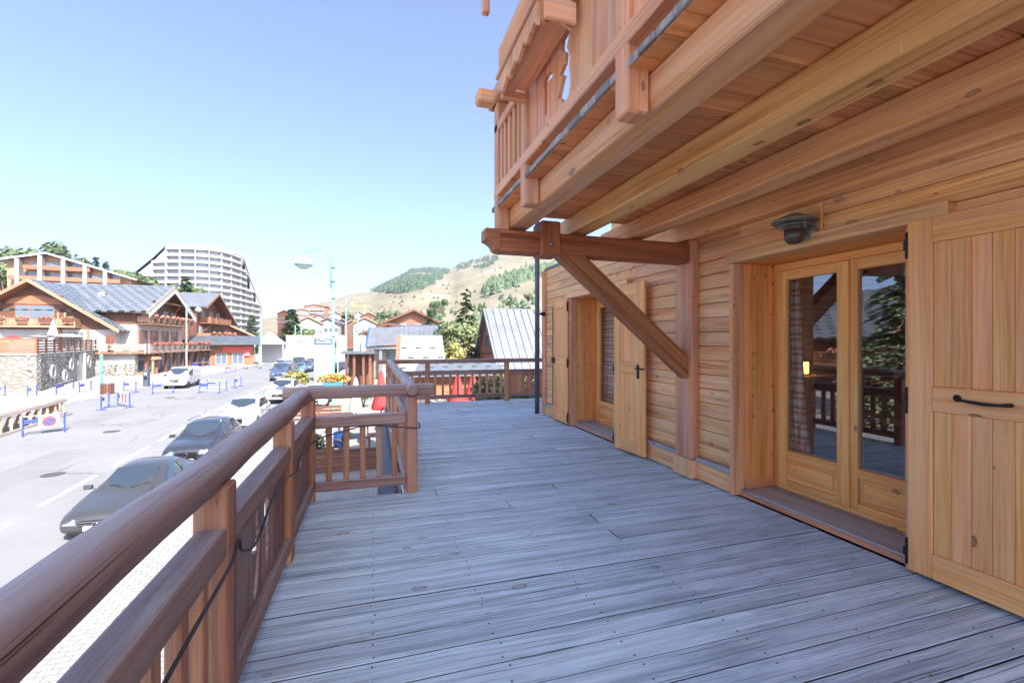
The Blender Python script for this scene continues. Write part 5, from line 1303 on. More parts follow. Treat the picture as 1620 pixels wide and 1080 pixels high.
    for sx in (-1, 1):
        for yy in (ya + .55, ya + 1.65): t.tube([lerp_sec(yy)[q] * 1.0 + Vector((sx * 0, 0, 0)) if sx > 0 else Vector((-lerp_sec(yy)[q].x, yy, lerp_sec(yy)[q].z)) for q in (2, 3, 4, 5)], .008, 5)
    t.build('door_seam', M['grille'], root)
    t = MB()
    for sx in (-1, 1):
        for yy in (ya + 1.45, ya + 2.4): t.box((sx * (hw * .985), yy, sts[i0 + 1][3] - .12), (sx * (hw + .025), yy + .2, sts[i0 + 1][3] - .085), 1)
    t.build('door_handle', M['chrome'], root, bev=.01)
    for yy in (wf, wrr):
        for sx in (-1, 1):
            Mx = Matrix.Rotation(R(90) * sx, 3, 'Y'); t = MB()
            t.lathe([(wr * .62, -.10), (wr * .92, -.10), (wr, -.06), (wr, .06), (wr * .92, .10), (wr * .62, .10)], (sx * (hw - .075), yy, wr), 22, M=Mx); wl = t.build('wheel', M['tyre'], root)
            t = MB(); t.lathe([(wr * .64, .03), (wr * .62, .095), (wr * .5, .085), (wr * .18, .075), (.001, .08)], (sx * (hw - .075), yy, wr), 22, M=Mx); t.build('rim', M['rim'], wl)
            t = MB(); t.lathe([(wr * 1.12, .0), (wr * 1.12, .035), (wr * .9, .03)], (sx * (hw - .03), yy, wr + .01), 22, M=Mx); t.build('wheel_arch', M['grille'], root)
    # face of the car
    f0, f1 = sts[0], sts[1]; zb = f1[3]
    t = MB(); t.box((-.36, -.012, zb - .30), (.36, .05, zb - .03), 0); gr = t.build('grille', M['grille'], root, bev=.02, seg=2)
    t = MB()
    for k in range(4): t.box((-.34, -.02, zb - .27 + k * .065), (.34, -.005, zb - .255 + k * .065), 0)
    t.build('grille_bars', M['chrome'], gr)
    t = MB(); t.lathe([(.045, 0), (.06, .008), (.075, 0)], (0, -.03, zb - .14), 18, M=Matrix.Rotation(R(90), 3, 'X')); t.build('badge_ring', M['chrome'], gr)
    t = MB(); t.box((-.26, -.03, f1[2] + .12), (.26, -.012, f1[2] + .23), 0); t.build('number_plate', M['plate'], root)
    t = MB(); t.box((-.62, -.006, f1[2] + .02), (.62, .05, f1[2] + .11), 0); t.build('air_intake', M['grille'], root, bev=.02)
    for sx in (-1, 1):
        t = MB(); t.prism([(sx * .42, .03, zb - .15), (sx * .72, .06, zb - .14), (sx * .845, .22, zb - .03), (sx * .74, .20, zb + .035), (sx * .45, .05, zb - .0)], (0, -.035, .012)); t.build('headlight', M['headlight'], root, bev=.012, seg=2)
        mz = sts[i0][3] + .09; my = ya + .42
        t = MB(); t.obox((sx * (hw + .13), my, mz), Vector((1, 0, 0)), Vector((0, 1, 0)), Vector((0, 0, 1)), .20, .11, .13); t.obox((sx * (hw + .01), my, mz - .04), Vector((1, 0, 0)), Vector((0, 1, 0)), Vector((0, 0, 1)), .12, .04, .03)
        t.build('mirror', paintmat if kind != 'van' else M['grille'], root, bev=.035, seg=3)
        if rails:
            t = MB(); t.tube([(sx * .60, yb + .1, 1.60), (sx * .63, yb + .25, 1.70), (sx * .63, 3.4, 1.71), (sx * .61, 3.6, 1.64)], .022, 8); t.build('roof_rail', M['chrome'], root)
    return root
def put(u, v, dx=0): p = gp(u, v); return p
DK = paint('dark_grey', (.032, .033, .037), .14); BK = paint('blue_black', (.016, .021, .034), .1); WH = paint('white', (.5, .5, .5), .08); NV = paint('navy', (.035, .06, .13), .2); SV = paint('silver', (.42, .43, .45), .15); TL = paint('teal', (.08, .22, .24), .2)
def on(x, y): return (x, y, street_z(y) + .003)
make_car('sedan', DK, 'dusty dark grey car, nearest of the parked row, right below the log handrail', on(-7.0, 14.7))
make_car('suv', BK, 'dark blue car with silver roof rails, parked second in the row', on(-6.95, 20.6), rails=True)
make_car('suv', WH, 'white car with a clear windscreen, parked behind the dark one with roof rails', on(-6.95, 27.1))
make_car('suv', WH, 'white car with black grille, beside the yellow-green bush', on(-6.6, 36.2), rz=R(-2))
make_car('sedan', WH, 'white car half hidden by the projecting end of the short handrail', on(-3.9, 33.4))
make_car('van', WH, 'white van parked between the blue barriers across the street', on(-18.0, 50.5), rz=R(2), group=None, cat='van', name='delivery_van')
row = [(440, 603, 'van', NV, 'navy blue van at the near left end of the far car row'), (456, 597, 'suv', BK, 'black car right behind the yellow-green bush'), (470, 592, 'sedan', TL, 'teal car in the far row, right of the black one'), (484, 588.5, 'suv', NV, 'navy car in the far row beneath the white hoarding'), (455, 589.5, 'suv', DK, 'dark grey car between the navy van and the hoarding'), (472, 585.5, 'van', BK, 'black van in the far car row, below the dark mark'), (492, 583.5, 'suv', BK, 'black car at the far right end of the row, beside the street banner'), (440, 587, 'suv', WH, 'white car far behind the navy van')]
for u, v, k, pm, lb in row:
    p = gp(u, v); make_car(k, pm, lb, (p.x, p.y, p.z + .003), rz=R(random.uniform(-4, 10)), group='cars in the far row')
p = gp(566, 592); make_car('suv', BK, 'dark car parked by the round white street sign on the right', (p.x + 1, p.y + 1, p.z), rz=R(80), group='cars in the far row')
p = gp(598, 600); make_car('sedan', SV, 'silver car in front of the metal-roofed shop', (p.x + .6, p.y + 3, p.z), rz=R(85), group='cars in the far row')

# ================================================================== STREET FURNITURE
M['green'] = plain('mint_green_paint', (.15, .34, .26), .45, var=.1); M['blue'] = plain('barrier_blue', (.05, .075, .36), .5); M['red'] = plain('sign_red', (.65, .05, .05), .45)
M['umbrella'] = plain('red_parasol_cloth', (.68, .055, .05), .8, var=.15, vscale=9); M['cream'] = plain('cream_parasol_cloth', (.72, .70, .65), .8, var=.08, vscale=9)
M['lampglass'] = plain('milky_lamp_glass', (.5, .53, .53), .25)
def street_lamp(u, vbase, H, side, label, arm=1.45, p=None, rad=.09):
    p = p or gp(u, vbase); x, y, z = p
    r = wthing('street_lamp', label, 'street lamp', (x, y, z), 'green street lamps')
    m = MB(); m.tube([(x, y, z), (x, y, z + .9), (x, y, z + .95), (x, y, z + H)], [rad * 1.25, rad * 1.25, rad, rad * .72], 12); m.build('pole', M['green'], r)
    m = MB()
    for h in (.9, H * .5, H * .72, H * .82, H * .9): m.tube([(x, y, z + h), (x, y, z + h + .1)], rad * 1.3, 12)
    m.build('collars', M['seam'], r)
    if arm:
        m = MB(); pts = [(x + side * .12, y, z + H * .78), (x + side * .14, y, z + H * .93)]
        for k in range(0, 13):
            a = math.pi * k / 12; pts.append((x + side * (.14 + arm / 2 - arm / 2 * math.cos(a)), y, z + H * .95 + math.sin(a) * .55))
        pts.append((x + side * (.14 + arm), y, z + H * .95 + .12)); m.tube(pts, .035, 8); m.build('arm', M['green'], r)
        cx, cz = x + side * (.14 + arm), z + H * .95 + .12
        m = MB(); m.lathe([(.05, .05), (.08, 0), (.2, -.06), (.40, -.26), (.47, -.42), (.47, -.50), (.43, -.50)], (cx, y, cz), 20); sh_ = m.build('lamp_shade', M['lampglass'], r)
        m = MB(); m.lathe([(.475, -.42), (.49, -.45), (.49, -.53), (.475, -.55)], (cx, y, cz), 20); m.build('rim', M['green'], sh_)
        m = MB(); m.lathe([(.43, -.50), (.38, -.62), (.2, -.74), (.001, -.78)], (cx, y, cz), 20); m.build('lamp_bowl', M['lampglass'], r)
    return r
street_lamp(527, 668, 10.1, -1, 'tall mint green street lamp rising above the short railing, its arm to the left', p=gp(527, 668), rad=.088)
street_lamp(295, 586, 10.2, 1, 'mint green street lamp standing behind the white van', rad=.13)
street_lamp(413, 583, 8.3, 1, 'green street lamp beside the white pyramid tent', arm=0, rad=.12)
street_lamp(547.5, 590, 10.6, 1, 'second tall green lamp pole just right of the nearest one', arm=0, rad=.11)
street_lamp(566, 581, 9.6, -1, 'thin green lamp pole in front of the metal-roofed shop', arm=0, rad=.11)
street_lamp(570, 577, 7.5, -1, 'thinner green pole right beside the lamp pole at the shop', arm=0, rad=.1)
street_lamp(467, 570, 8.4, -1, 'far green pole over the left part of the white hoarding', arm=0, rad=.13)
street_lamp(476.5, 569, 8.2, -1, 'far green pole over the right part of the white hoarding', arm=0, rad=.13)
p = gp(160.5, 626); r = wthing('green_post', 'short green post with a box, beside the wooden litter bin', 'post', p); x, y, z = p
m = MB(); m.tube([(x, y, z), (x, y, z + 3.2)], .1, 10); m.build('pole', M['green'], r); m = MB(); m.box((x - .14, y - .16, z + 1.9), (x + .14, y - .1, z + 2.9)); m.build('sign_box', M['green'], r, bev=.02); m = MB(); m.lathe([(.14, 3.2), (.14, 3.3), (.02, 3.45), (.001, 3.46)], (x, y, z), 10); m.build('cap', M['green'], r)
p = gp(170, 625.5); r = wthing('litter_bin', 'round litter bin of brown wooden slats by the green post', 'bin', p); x, y, z = p
m = MB()
for k in range(16): a = k * .3927; m.obox((x + .42 * math.cos(a), y + .42 * math.sin(a), z + .5), Vector((0, 0, 1)), Vector((math.cos(a), math.sin(a), 0)), Vector((-math.sin(a), math.cos(a), 0)), .95, .04, .13)
m.build('slats', M['farwood'], r); m = MB(); m.lathe([(.38, .05), (.39, .9), (.46, .96), (.46, 1.0), (.3, 1.0), (.3, .8)], (x, y, z), 16); m.build('liner', M['zinc'], r)
p = gp(231.5, 613); r = wthing('parking_meter', 'dark grey parking meter with round blue emblem, in front of the wooden shelter', 'parking meter', p); x, y, z = p
m = MB(); m.box((x - .22, y - .2, z + .02), (x + .24, y + .2, z + 1.75), 2); m.build('housing', plain('anthracite', (.06, .075, .10), .45), r, bev=.04, seg=2); m = MB(); m.lathe([(.001, .02), (.13, .02), (.13, 0)], (x, y - .2, z + 1.35), 16, M=Matrix.Rotation(R(90), 3, 'X')); m.build('emblem', M['whitepaint'], r)
m = MB(); m.box((x - .26, y - .24, z), (x + .28, y + .24, z + .02)); m.build('base', M['zinc'], r); m = MB(); m.box((x - .13, y - .215, z + .8), (x + .15, y - .201, z + 1.1)); m.build('keypad', M['black'], r)
p = gp(218, 594); r = wthing('wooden_shelter', 'small wooden notice shelter with pitched roof, by the parking meter', 'shelter', p); x, y, z = p
for xx in (-1.75, 1.7):
    for yy in (0, 1.0): m = MB(); m.box((x + xx - .12, y + yy - .1, z), (x + xx + .12, y + yy + .1, z + 2.1), 2); m.build('post', M['farwood2'], r)
m = MB(); m.prism([(x - 2.2, y - .3, z + 2.1), (x + 2.2, y - .3, z + 2.1), (x + 2.0, y - .1, z + 2.35), (x, y - .1, z + 3.1), (x - 2.0, y - .1, z + 2.35)], (0, 1.7, 0)); m.build('roof', M['farwood2'], r)
m = MB(); m.box((x - 1.3, y + .2, z + .5), (x + 1.3, y + .3, z + 2.0)); m.build('notice_board', M['farglass'], r); m = MB(); m.box((x - 1.6, y + .0, z + .2), (x + 1.6, y + .5, z + .45), 0); m.build('bench', M['farwood2'], r)
m = MB(); m.prism([(x - 1.6, y - .32, z + 2.38), (x + 1.6, y - .32, z + 2.38), (x, y - .32, z + 2.95)], (0, -.03, 0)); m.build('gable_panel', M['darkroof'], r)
def barrier(a, b, label, sign=None, h=1.0, board=True):
    a, b = Vector(a), Vector(b); c = (a + b) / 2
    r = wthing('street_barrier', label, 'barrier', c, 'blue street barriers'); d = (b - a).normalized(); n = Vector((d.y, -d.x, 0)); Z = Vector((0, 0, 1))
    if n.y > 0: n = -n
    for p_ in (a, b):
        m = MB(); m.beam(p_, p_ + Z * h, .06, .06, up=(0, 1, 0)); m.beam(p_ - n * .28 + Z * .03, p_ + n * .28 + Z * .03, .05, .05); m.build('leg', M['blue'], r)
    m = MB()
    for zz in (.3, h - .03): m.beam(a + Z * zz, b + Z * zz, .035, .035)
    m.build('rails', M['whitepaint'] if board else M['blue'], r)
    if board:
        m = MB(); L = (b - a).length; m.beam(a.lerp(b, .03) + Z * (h - .30), a.lerp(b, .42) + Z * (h - .30), .02, .2); m.build('board', M['blue'], r)
    if sign == 'noparking':
        q = a.lerp(b, .62) + n * .05 + Z * .62; m = MB(); m.obox(q, d, n, Z, .78, .02, .62); sg = m.build('sign_panel', M['whitepaint'], r)
        def disc(r0, r1, off, mat, nm):
            mm = MB()
            for k in range(28):
                t0, t1 = 6.2832 * k / 28, 6.2832 * (k + 1) / 28
                mm.poly([q + n * off + d * math.cos(t0) * r0 + Z * math.sin(t0) * r0, q + n * off + d * math.cos(t1) * r0 + Z * math.sin(t1) * r0, q + n * off + d * math.cos(t1) * r1 + Z * math.sin(t1) * r1, q + n * off + d * math.cos(t0) * r1 + Z * math.sin(t0) * r1], .5)
            mm.build(nm, mat, sg)
        disc(.005, .2, .012, M['bluesign'], 'blue_disc'); disc(.19, .26, .016, M['red'], 'red_ring')
        m = MB(); m.beam(q + n * .017 - d * .15 + Z * .15, q + n * .017 + d * .15 - Z * .15, .004, .055, up=n.cross(d)); m.build('red_bar', M['red'], sg)
    if sign == 'stripes':
        for k in range(4):
            m = MB(); m.obox(a.lerp(b, .3 + k * .13) + n * .04 + Z * (h * .62), Z, d, n, h * .55, .13, .02); m.build('stripe', M['red'] if k % 2 else M['whitepaint'], r)
    return r
B = lambda u0, v0, u1, v1: (gp(u0, v0), gp(u1, v1))
bl = [(-4, 628, 8, 628.5, 'blue barrier at the far left before the pale stone wall', None), (44, 629, 58, 628.5, 'blue barrier at the corner where the wall turns to rubble', None), (89, 626, 116, 616, 'blue barrier below the second oval window', None), (125.5, 623, 144, 619, 'blue barrier below the dark doorway of the terrace wall', None),
      (160, 649, 172, 644, 'blue barrier on the road edge just below the green post', None), (186.5, 642, 205, 644.5, 'blue barrier with red and white sign, left of the van on the road', 'stripes'), (196, 620, 215, 621, 'blue barrier between the litter bin and the parking meter', None), (241.5, 623.5, 274, 621, 'blue barrier right in front of the white van', None),
      (316, 621.5, 347, 622, 'double-width blue barrier right of the white van', None), (328, 617, 358, 618, 'blue barrier standing behind the double-width one', None), (371, 614, 381, 611, 'last blue barrier on the kerb before the no-entry sign', None), (36, 690, 102, 682, 'blue barrier carrying the square no-parking panel', 'noparking'),
      (68, 660, 99, 656, 'blue and red barrier leaning at the end of the timber trestle', 'stripes'), (255, 588, 285, 586, 'blue barrier with flag-coloured boards before the arcade, left', 'stripes'), (340, 578, 372, 576, 'blue barrier at the end of the arcade, near the red shop panel', None), (300, 584, 330, 581, 'blue barrier behind the roof of the white van', None), (358, 590, 372, 588, 'barrier with red and white stripes left of the no-entry sign', 'stripes')]
for u0, v0, u1, v1, lb, sg in bl: barrier(gp(u0, v0), gp(u1, v1), lb, sg)
# timber trestle
a, b = gp(-30, 698), gp(103, 656); d = (b - a).normalized(); n = Vector((d.y, -d.x, 0)); Z = Vector((0, 0, 1)); r = wthing('timber_trestle', 'long timber trestle with plank top and slanted legs at the road edge', 'trestle', (a + b) / 2); L = (b - a).length
m = MB()
for k in range(4): m.beam(a + Z * 1.05 - n * (.1 + k * .17), b + Z * 1.02 - n * (.1 + k * .17), .15, .06)
m.build('plank_top', M['greyboard'], r); m = MB(); m.beam(a + Z * .93 + n * .02, b + Z * .9 + n * .02, .12, .18); m.build('side_beam', M['greyboard'], r); m = MB(); m.beam(a + Z * .08 + n * .3, b + Z * .08 + n * .3, .12, .14); m.build('foot_beam', M['greyboard'], r)
for k in range(9):
    c = a.lerp(b, (k + .4) / 9); m = MB(); m.beam(c + Z * .05 + n * .3 - d * .3, c + Z * .86 - n * .05 + d * .25, .1, .1); m.build('leg', M['farwood2'], r); m = MB(); m.beam(c + Z * .05 - n * .55, c + Z * .86 - n * .3, .1, .1); m.build('leg', M['farwood2'], r)
# no entry sign
p = gp(391, 584); r = wthing('no_entry_sign', 'round red no-entry sign with white bar on a grey pole', 'sign', p); x, y, z = p; h = (584 - 560.5) * ray(391, 560).y * 0 + 4.5 * (584 - 561) / 44.0
m = MB(); m.tube([(x, y, z), (x, y, z + h + .3)], .05, 8); m.build('pole', M['seam'], r); m = MB(); m.lathe([(.001, .03), (.5, .03), (.5, 0), (.001, 0)], (x, y - .06, z + h), 24, M=Matrix.Rotation(R(90), 3, 'X')); sg = m.build('disc', M['red'], r); m = MB(); m.box((x - .36, y - .105, z + h - .09), (x + .36, y - .092, z + h + .09)); m.build('white_bar', M['whitepaint'], sg)
p = gp(577, 607); r = wthing('round_street_sign', 'round white sign with dark bar on a thin pole, left of the red parasol', 'sign', p); x, y, z = p; h = 2.95
m = MB(); m.tube([(x, y, z), (x, y, z + h + .3)], .04, 8); m.build('pole', M['seam'], r); m = MB(); m.lathe([(.001, .03), (.36, .03), (.36, 0), (.001, 0)], (x, y - .06, z + h), 24, M=Matrix.Rotation(R(90), 3, 'X')); sg = m.build('disc', M['whitepaint'], r); m = MB(); m.box((x - .05, y - .105, z + h - .22), (x + .05, y - .092, z + h + .22)); m.build('dark_bar', M['bluesign'], sg)
def parasol(p, h, mat, label, group, w_=.28):
    x, y, z = p; r = wthing('parasol', label, 'parasol', p, group)
    m = MB(); m.tube([(x, y, z), (x, y, z + h)], .03, 8); m.build('pole', M['greyboard'], r)
    m = MB(); N = 22; b = 0; pr = [(.03, h + .04), (.09, h - .12), (.6 * w_, h * .62), (w_, h * .38), (w_ * .92, h * .34)]
    for rr_, zz in pr:
        for k in range(N): a_ = 6.2832 * k / N; q = rr_ * (1 + .3 * (k % 2) * min(1, (h - zz))); m.v.append(Vector((x + q * math.cos(a_), y + q * math.sin(a_), z + zz)))
    for i in range(len(pr) - 1):
        for k in range(N): m.face([i * N + k, i * N + (k + 1) % N, (i + 1) * N + (k + 1) % N, (i + 1) * N + k], None, .5, True)
    m.build('folded_cloth', mat, r); m = MB(); m.lathe([(.3, 0), (.3, .08), (.05, .1)], (x, y, z), 14); m.build('foot', M['concrete'], r)
def gnd(u, vtop, d, h):
    p = at(u, vtop, d); return Vector((p.x, p.y, p.z - h))
parasol(gnd(603, 587, 20.5, 2.6), 2.6, M['umbrella'], 'closed red parasol left of the corner, behind the log rail', 'closed red parasols', .33)
parasol(gnd(724, 590, 26, 2.6), 2.6, M['umbrella'], 'closed red parasol behind the far railing, the left one of the pair', 'closed red parasols', .46)
parasol(gnd(748, 590, 26.5, 2.6), 2.6, M['umbrella'], 'closed red parasol behind the far railing, the right one of the pair', 'closed red parasols', .5)
parasol(gnd(563, 598, 22.5, 2.5), 2.5, M['cream'], 'closed cream parasol on the café terrace, left of the red one', None, .26)
parasol(gnd(84, 506, 58, 2.9), 2.9, M['cream'], 'closed white parasol on the stone terrace before the first chalet', None, .42)
def open_parasol(p, h, rad, mat, label):
    x, y, z = p; r = wthing('parasol', label, 'parasol', p, 'open parasols')
    m = MB(); m.tube([(x, y, z), (x, y, z + h)], .03, 6); m.build('pole', M['greyboard'], r); m = MB(); m.lathe([(rad, h - .45), (rad * .55, h - .15), (.001, h)], (x, y, z), 8, smooth=False); m.build('canopy', mat, r)
open_parasol(gnd(229, 541, 70, 2.3), 2.3, 1.25, M['umbrella'], 'open red parasol on the arcade terrace of the second chalet')
open_parasol(gnd(28, 529, 60, 2.2), 2.2, 1.3, M['umbrella'], 'open red parasol peeping over the orange board fence')
for k, (u, lb) in enumerate(((72, 'open white parasol on the stone terrace, left of the folded one'), (110, 'open white parasol on the stone terrace, right of the folded one'))): open_parasol(gnd(u, 527, 61, 2.1), 2.1, 1.6, M['cream'], lb)
# café terrace below the short railing
gy = lambda x, y: Vector((x, y, street_z(y) + .12))
r = wthing('terrace_fence', 'low brown plank wall enclosing the café terrace below the short railing', 'fence', gy(-1, 18.9))
m = MB()
for k in range(5): m.box((-2.5, 18.85, street_z(19) + .1 + k * .17), (1.6, 18.92, street_z(19) + .255 + k * .17), 0)
m.build('planks', M['farwood'], r, bev=.01)
for x in (-2.45, -1.1, .3, 1.55): m = MB(); m.box((x - .06, 18.93, street_z(19) + .06), (x + .06, 19.05, street_z(19) + 1.0), 2); m.build('post', M['farwood'], r)
r = wthing('wooden_planter', 'brown wooden planter with green bush, at the left end of the plank wall', 'planter', gy(-2.5, 20.4))
m = MB(); m.box((-2.9, 20.1, street_z(20) + .07), (-1.9, 20.7, street_z(20) + .65), 0); m.build('box', M['farwood'], r, bev=.02)
def leafmat(name, a, b, c):
    t = NT(name); rn = t.rnd(); t.color(t.ramp(rn, [(0, a), (.5, b), (1, c)])); t.set(Roughness=.6, Specular_IOR_Level=.3)
    try: t.set(Subsurface_Weight=0.0)
    except Exception: pass
    return t.m
M['bushleaf'] = leafmat('bush_leaves', (.05, .085, .03), (.095, .135, .05), (.16, .20, .08)); M['yellowleaf'] = leafmat('yellow_bush_leaves', (.12, .125, .035), (.21, .195, .06), (.30, .27, .10))
m = MB(); tuft(m, (-2.4, 20.4, street_z(20) + .8), .5, .32, .5, 240, .06); m.build('bush', M['bushleaf'], r)
p = gp(527, 668); r = wthing('flower_planter', 'dark teal planter of orange and red flowers hung round the tall lamp pole', 'planter', (p.x, p.y, p.z + 2.1)); x, y, z = p.x + .03, p.y, p.z + .92
for yy in (-.32, .32):
    m = MB(); m.box((x - .55, y + yy - .18, z + 1.25), (x + .55, y + yy + .18, z + 1.5), 0); m.build('trough', plain('teal_trough', (.05, .17, .19), .6), r, bev=.03)
m = MB(); m.box((x - .4, y - .5, z + 1.2), (x - .34, y + .5, z + 1.248), 1); m.build('bracket', M['zinc'], r); m = MB(); tuft(m, (x, y - .1, z + 1.62), .9, .5, .34, 620, .055); m.build('flowers', M['orangeflowers'], r)
p = gp(535, 690); r = wthing('service_cabinet', 'pale service cabinet with grey lid, under the middle of the short handrail', 'cabinet', p); x, y, z = p
m = MB(); m.box((x - .38, y - .25, z), (x + .38, y + .25, z + 1.0), 2); m.build('body', M['whitepaint'], r, bev=.02); m = MB(); m.box((x - .44, y - .31, z + 1.001), (x + .44, y + .31, z + 1.09), 0); m.build('lid', M['zinc'], r, bev=.02)
m = MB(); m.box((x - .36, y - .256, z + .1), (x - .01, y - .251, z + .95)); m.build('door', M['whitepaint'], r)
def cafe_table(p, label):
    x, y, z = p; r = wthing('cafe_table', label, 'table', p, 'café terrace tables')
    m = MB(); m.box((x - .55, y - .4, z + .7), (x + .55, y + .4, z + .75), 0); m.build('tabletop', M['farwood'], r)
    for xx in (-.45, .45):
        m = MB(); m.box((x + xx - .04, y - .32, z), (x + xx + .04, y + .32, z + .06), 1); m.box((x + xx - .04, y - .05, z + .06), (x + xx + .04, y + .05, z + .7), 2); m.build('leg', M['farwood'], r)
cafe_table(gy(-.7, 24.2), 'dark café table beside the closed red parasol'); cafe_table(gy(-1.6, 26.8), 'dark café table beside the closed cream parasol'); cafe_table(gy(.3, 21.4), 'dark café table nearest the plank wall')
p = gy(-3.3, 27); r = wthing('plank_bench', 'brown stacked plank bench behind the flower planter', 'bench', p); x, y, z = p
m = MB(); m.box((x - 1.2, y - .25, z + .45), (x + 1.6, y + .25, z + .52), 0); m.build('seat', M['farwood'], r); m = MB()
for k in range(3): m.box((x - 1.2, y + .26, z + .6 + k * .2), (x + 1.6, y + .31, z + .74 + k * .2), 0)
m.build('backrest', M['farwood'], r)
for xx in (-1.1, 1.5): m = MB(); m.box((x + xx - .05, y - .25, z), (x + xx + .05, y + .25, z + .45), 2); m.build('leg', M['farwood'], r)
bt = plain('dark_plank', (.12, .07, .05), .7)
# seated person in blue on the café terrace
def person(p, face):
    r = thing('person', 'person in a blue top and blue trousers, seated on a chair behind the plank wall', 'person', p, face)
    J = {'pel': ((0, 0, .50), .15), 'waist': ((0, -.02, .68), .13), 'chest': ((0, -.04, .88), .155), 'neck': ((0, -.06, 1.06), .06), 'head': ((0, -.09, 1.16), .075), 'top': ((0, -.10, 1.29), .08),
         'shl': ((.18, -.04, 1.0), .07), 'ell': ((.24, -.12, .76), .048), 'wrl': ((.14, -.34, .72), .034), 'hal': ((.11, -.42, .72), .035),
         'shr': ((-.18, -.04, 1.0), .07), 'elr': ((-.24, -.12, .76), .048), 'wrr': ((-.14, -.34, .72), .034), 'har': ((-.11, -.42, .72), .035),
         'hil': ((.1, -.02, .48), .11), 'knl': ((.12, -.44, .50), .07), 'anl': ((.12, -.44, .1), .048), 'fol': ((.13, -.6, .05), .04), 'hir': ((-.1, -.02, .48), .11), 'knr': ((-.12, -.44, .50), .07), 'anr': ((-.12, -.42, .1), .048), 'for': ((-.13, -.58, .05), .04)}
    E = [('pel', 'waist'), ('waist', 'chest'), ('chest', 'neck'), ('neck', 'head'), ('head', 'top'), ('chest', 'shl'), ('shl', 'ell'), ('ell', 'wrl'), ('wrl', 'hal'), ('chest', 'shr'), ('shr', 'elr'), ('elr', 'wrr'), ('wrr', 'har'), ('pel', 'hil'), ('hil', 'knl'), ('knl', 'anl'), ('anl', 'fol'), ('pel', 'hir'), ('hir', 'knr'), ('knr', 'anr'), ('anr', 'for')]
    fg = []
    for s_, h in ((1, 'hal'), (-1, 'har')):
        hx, hy, hz = J[h][0]
        for k in range(4): nm = h + 'f%d' % k; J[nm] = ((hx + (-.03 + k * .02), hy - .085 + abs(k - 1.5) * .008, hz - .03), .009); fg.append((h, nm))
        nm = h + 't'; J[nm] = ((hx - s_ * .05, hy - .03, hz - .01), .01); fg.append((h, nm))
    E += fg; keys = list(J); me = bpy.data.meshes.new('body'); me.from_pydata([J[k][0] for k in keys], [(keys.index(a), keys.index(b)) for a, b in E], [])
    o = bpy.data.objects.new('body', me); COL.objects.link(o); o.parent = r; ORG[o.name] = Vector((0, 0, 0))
    sk = o.modifiers.new('skin', 'SKIN'); sk.use_smooth_shade = True
    lay = me.skin_vertices[0].data if len(me.skin_vertices) else None
    if lay is None: bpy.context.view_layer.update(); lay = me.skin_vertices[0].data
    for i, k in enumerate(keys): lay[i].radius = (J[k][1], J[k][1]); lay[i].use_root = (k == 'pel')
    o.modifiers.new('sub', 'SUBSURF').render_levels = 2
    t = NT('skin_and_blue_clothes'); ob = t.obj(); sp_ = t.n('ShaderNodeSeparateXYZ'); t.l(ob, sp_.inputs[0])
    up = t.math('GREATER_THAN', sp_.outputs[2], 1.05); hd_ = t.math('LESS_THAN', sp_.outputs[1], -.30); hz_ = t.math('GREATER_THAN', sp_.outputs[2], .62)
    skn = t.math('MAXIMUM', up, t.math('MULTIPLY', hd_, hz_)); leg = t.math('LESS_THAN', sp_.outputs[2], .60)
    c = t.mix(leg, (.10, .25, .50), (.06, .10, .22)); c = t.mix(t.math('LESS_THAN', sp_.outputs[2], .09), c, (.7, .7, .7)); t.color(t.mix(skn, c, (.56, .33, .24))); t.set(Roughness=.7); me.materials.append(t.m)
    m = MB(); m.lathe([(.086, 1.20), (.098, 1.26), (.09, 1.33), (.05, 1.375), (.001, 1.385)], (0, -.085, 0), 14); m.build('hair', plain('dark_hair', (.04, .025, .018), .6), r)
    for s_ in (-1, 1):
        m = MB(); m.lathe([(.001, -.008), (.009, 0), (.001, .008)], (s_ * .03, -.172, 1.235), 8); m.build('eye', M['black'], r); m = MB(); m.lathe([(.001, -.03), (.014, 0), (.001, .03)], (s_ * .083, -.09, 1.23), 8); m.build('ear', plain('skin', (.56, .33, .24), .6), r)
    m = MB(); m.beam((0, -.165, 1.235), (0, -.19, 1.20), .02, .02); m.build('nose', plain('skin_nose', (.56, .33, .24), .6), r, bev=.006); m = MB(); m.box((-.022, -.171, 1.165), (.022, -.163, 1.173)); m.build('mouth', plain('lips', (.42, .16, .14), .6), r)
    return r
pp = gy(-1.45, 21.2); person(pp, R(30))
r = wthing('cafe_chair', 'dark chair under the person in blue on the terrace', 'chair', pp); x, y, z = pp
m = MB(); m.box((x - .22, y - .2, z + .34), (x + .22, y + .22, z + .37)); m.build('seat', bt, r); m = MB(); m.box((x - .22, y + .225, z + .4), (x + .22, y + .25, z + .85)); m.build('backrest', bt, r)
for xx in (-.2, .2):
    for yy in (-.18, .2): m = MB(); m.box((x + xx - .018, y + yy - .018, z), (x + xx + .018, y + yy + .018, z + .34), 2); m.build('leg', bt, r)
# crane far in the village
p = at(577, 500, 330); r = wthing('tower_crane', 'thin orange construction crane far in the village', 'crane', (p.x, p.y, p.z - 12)); oc = plain('crane_orange', (.72, .34, .12), .6)
m = MB(); m.box((p.x - .5, p.y - .5, p.z - 12), (p.x + .5, p.y + .5, p.z + 7), 2); m.build('mast', oc, r); m = MB(); m.box((p.x - 9, p.y - .4, p.z + 7.01), (p.x + 4, p.y + .4, p.z + 7.9), 0); m.build('jib', oc, r)
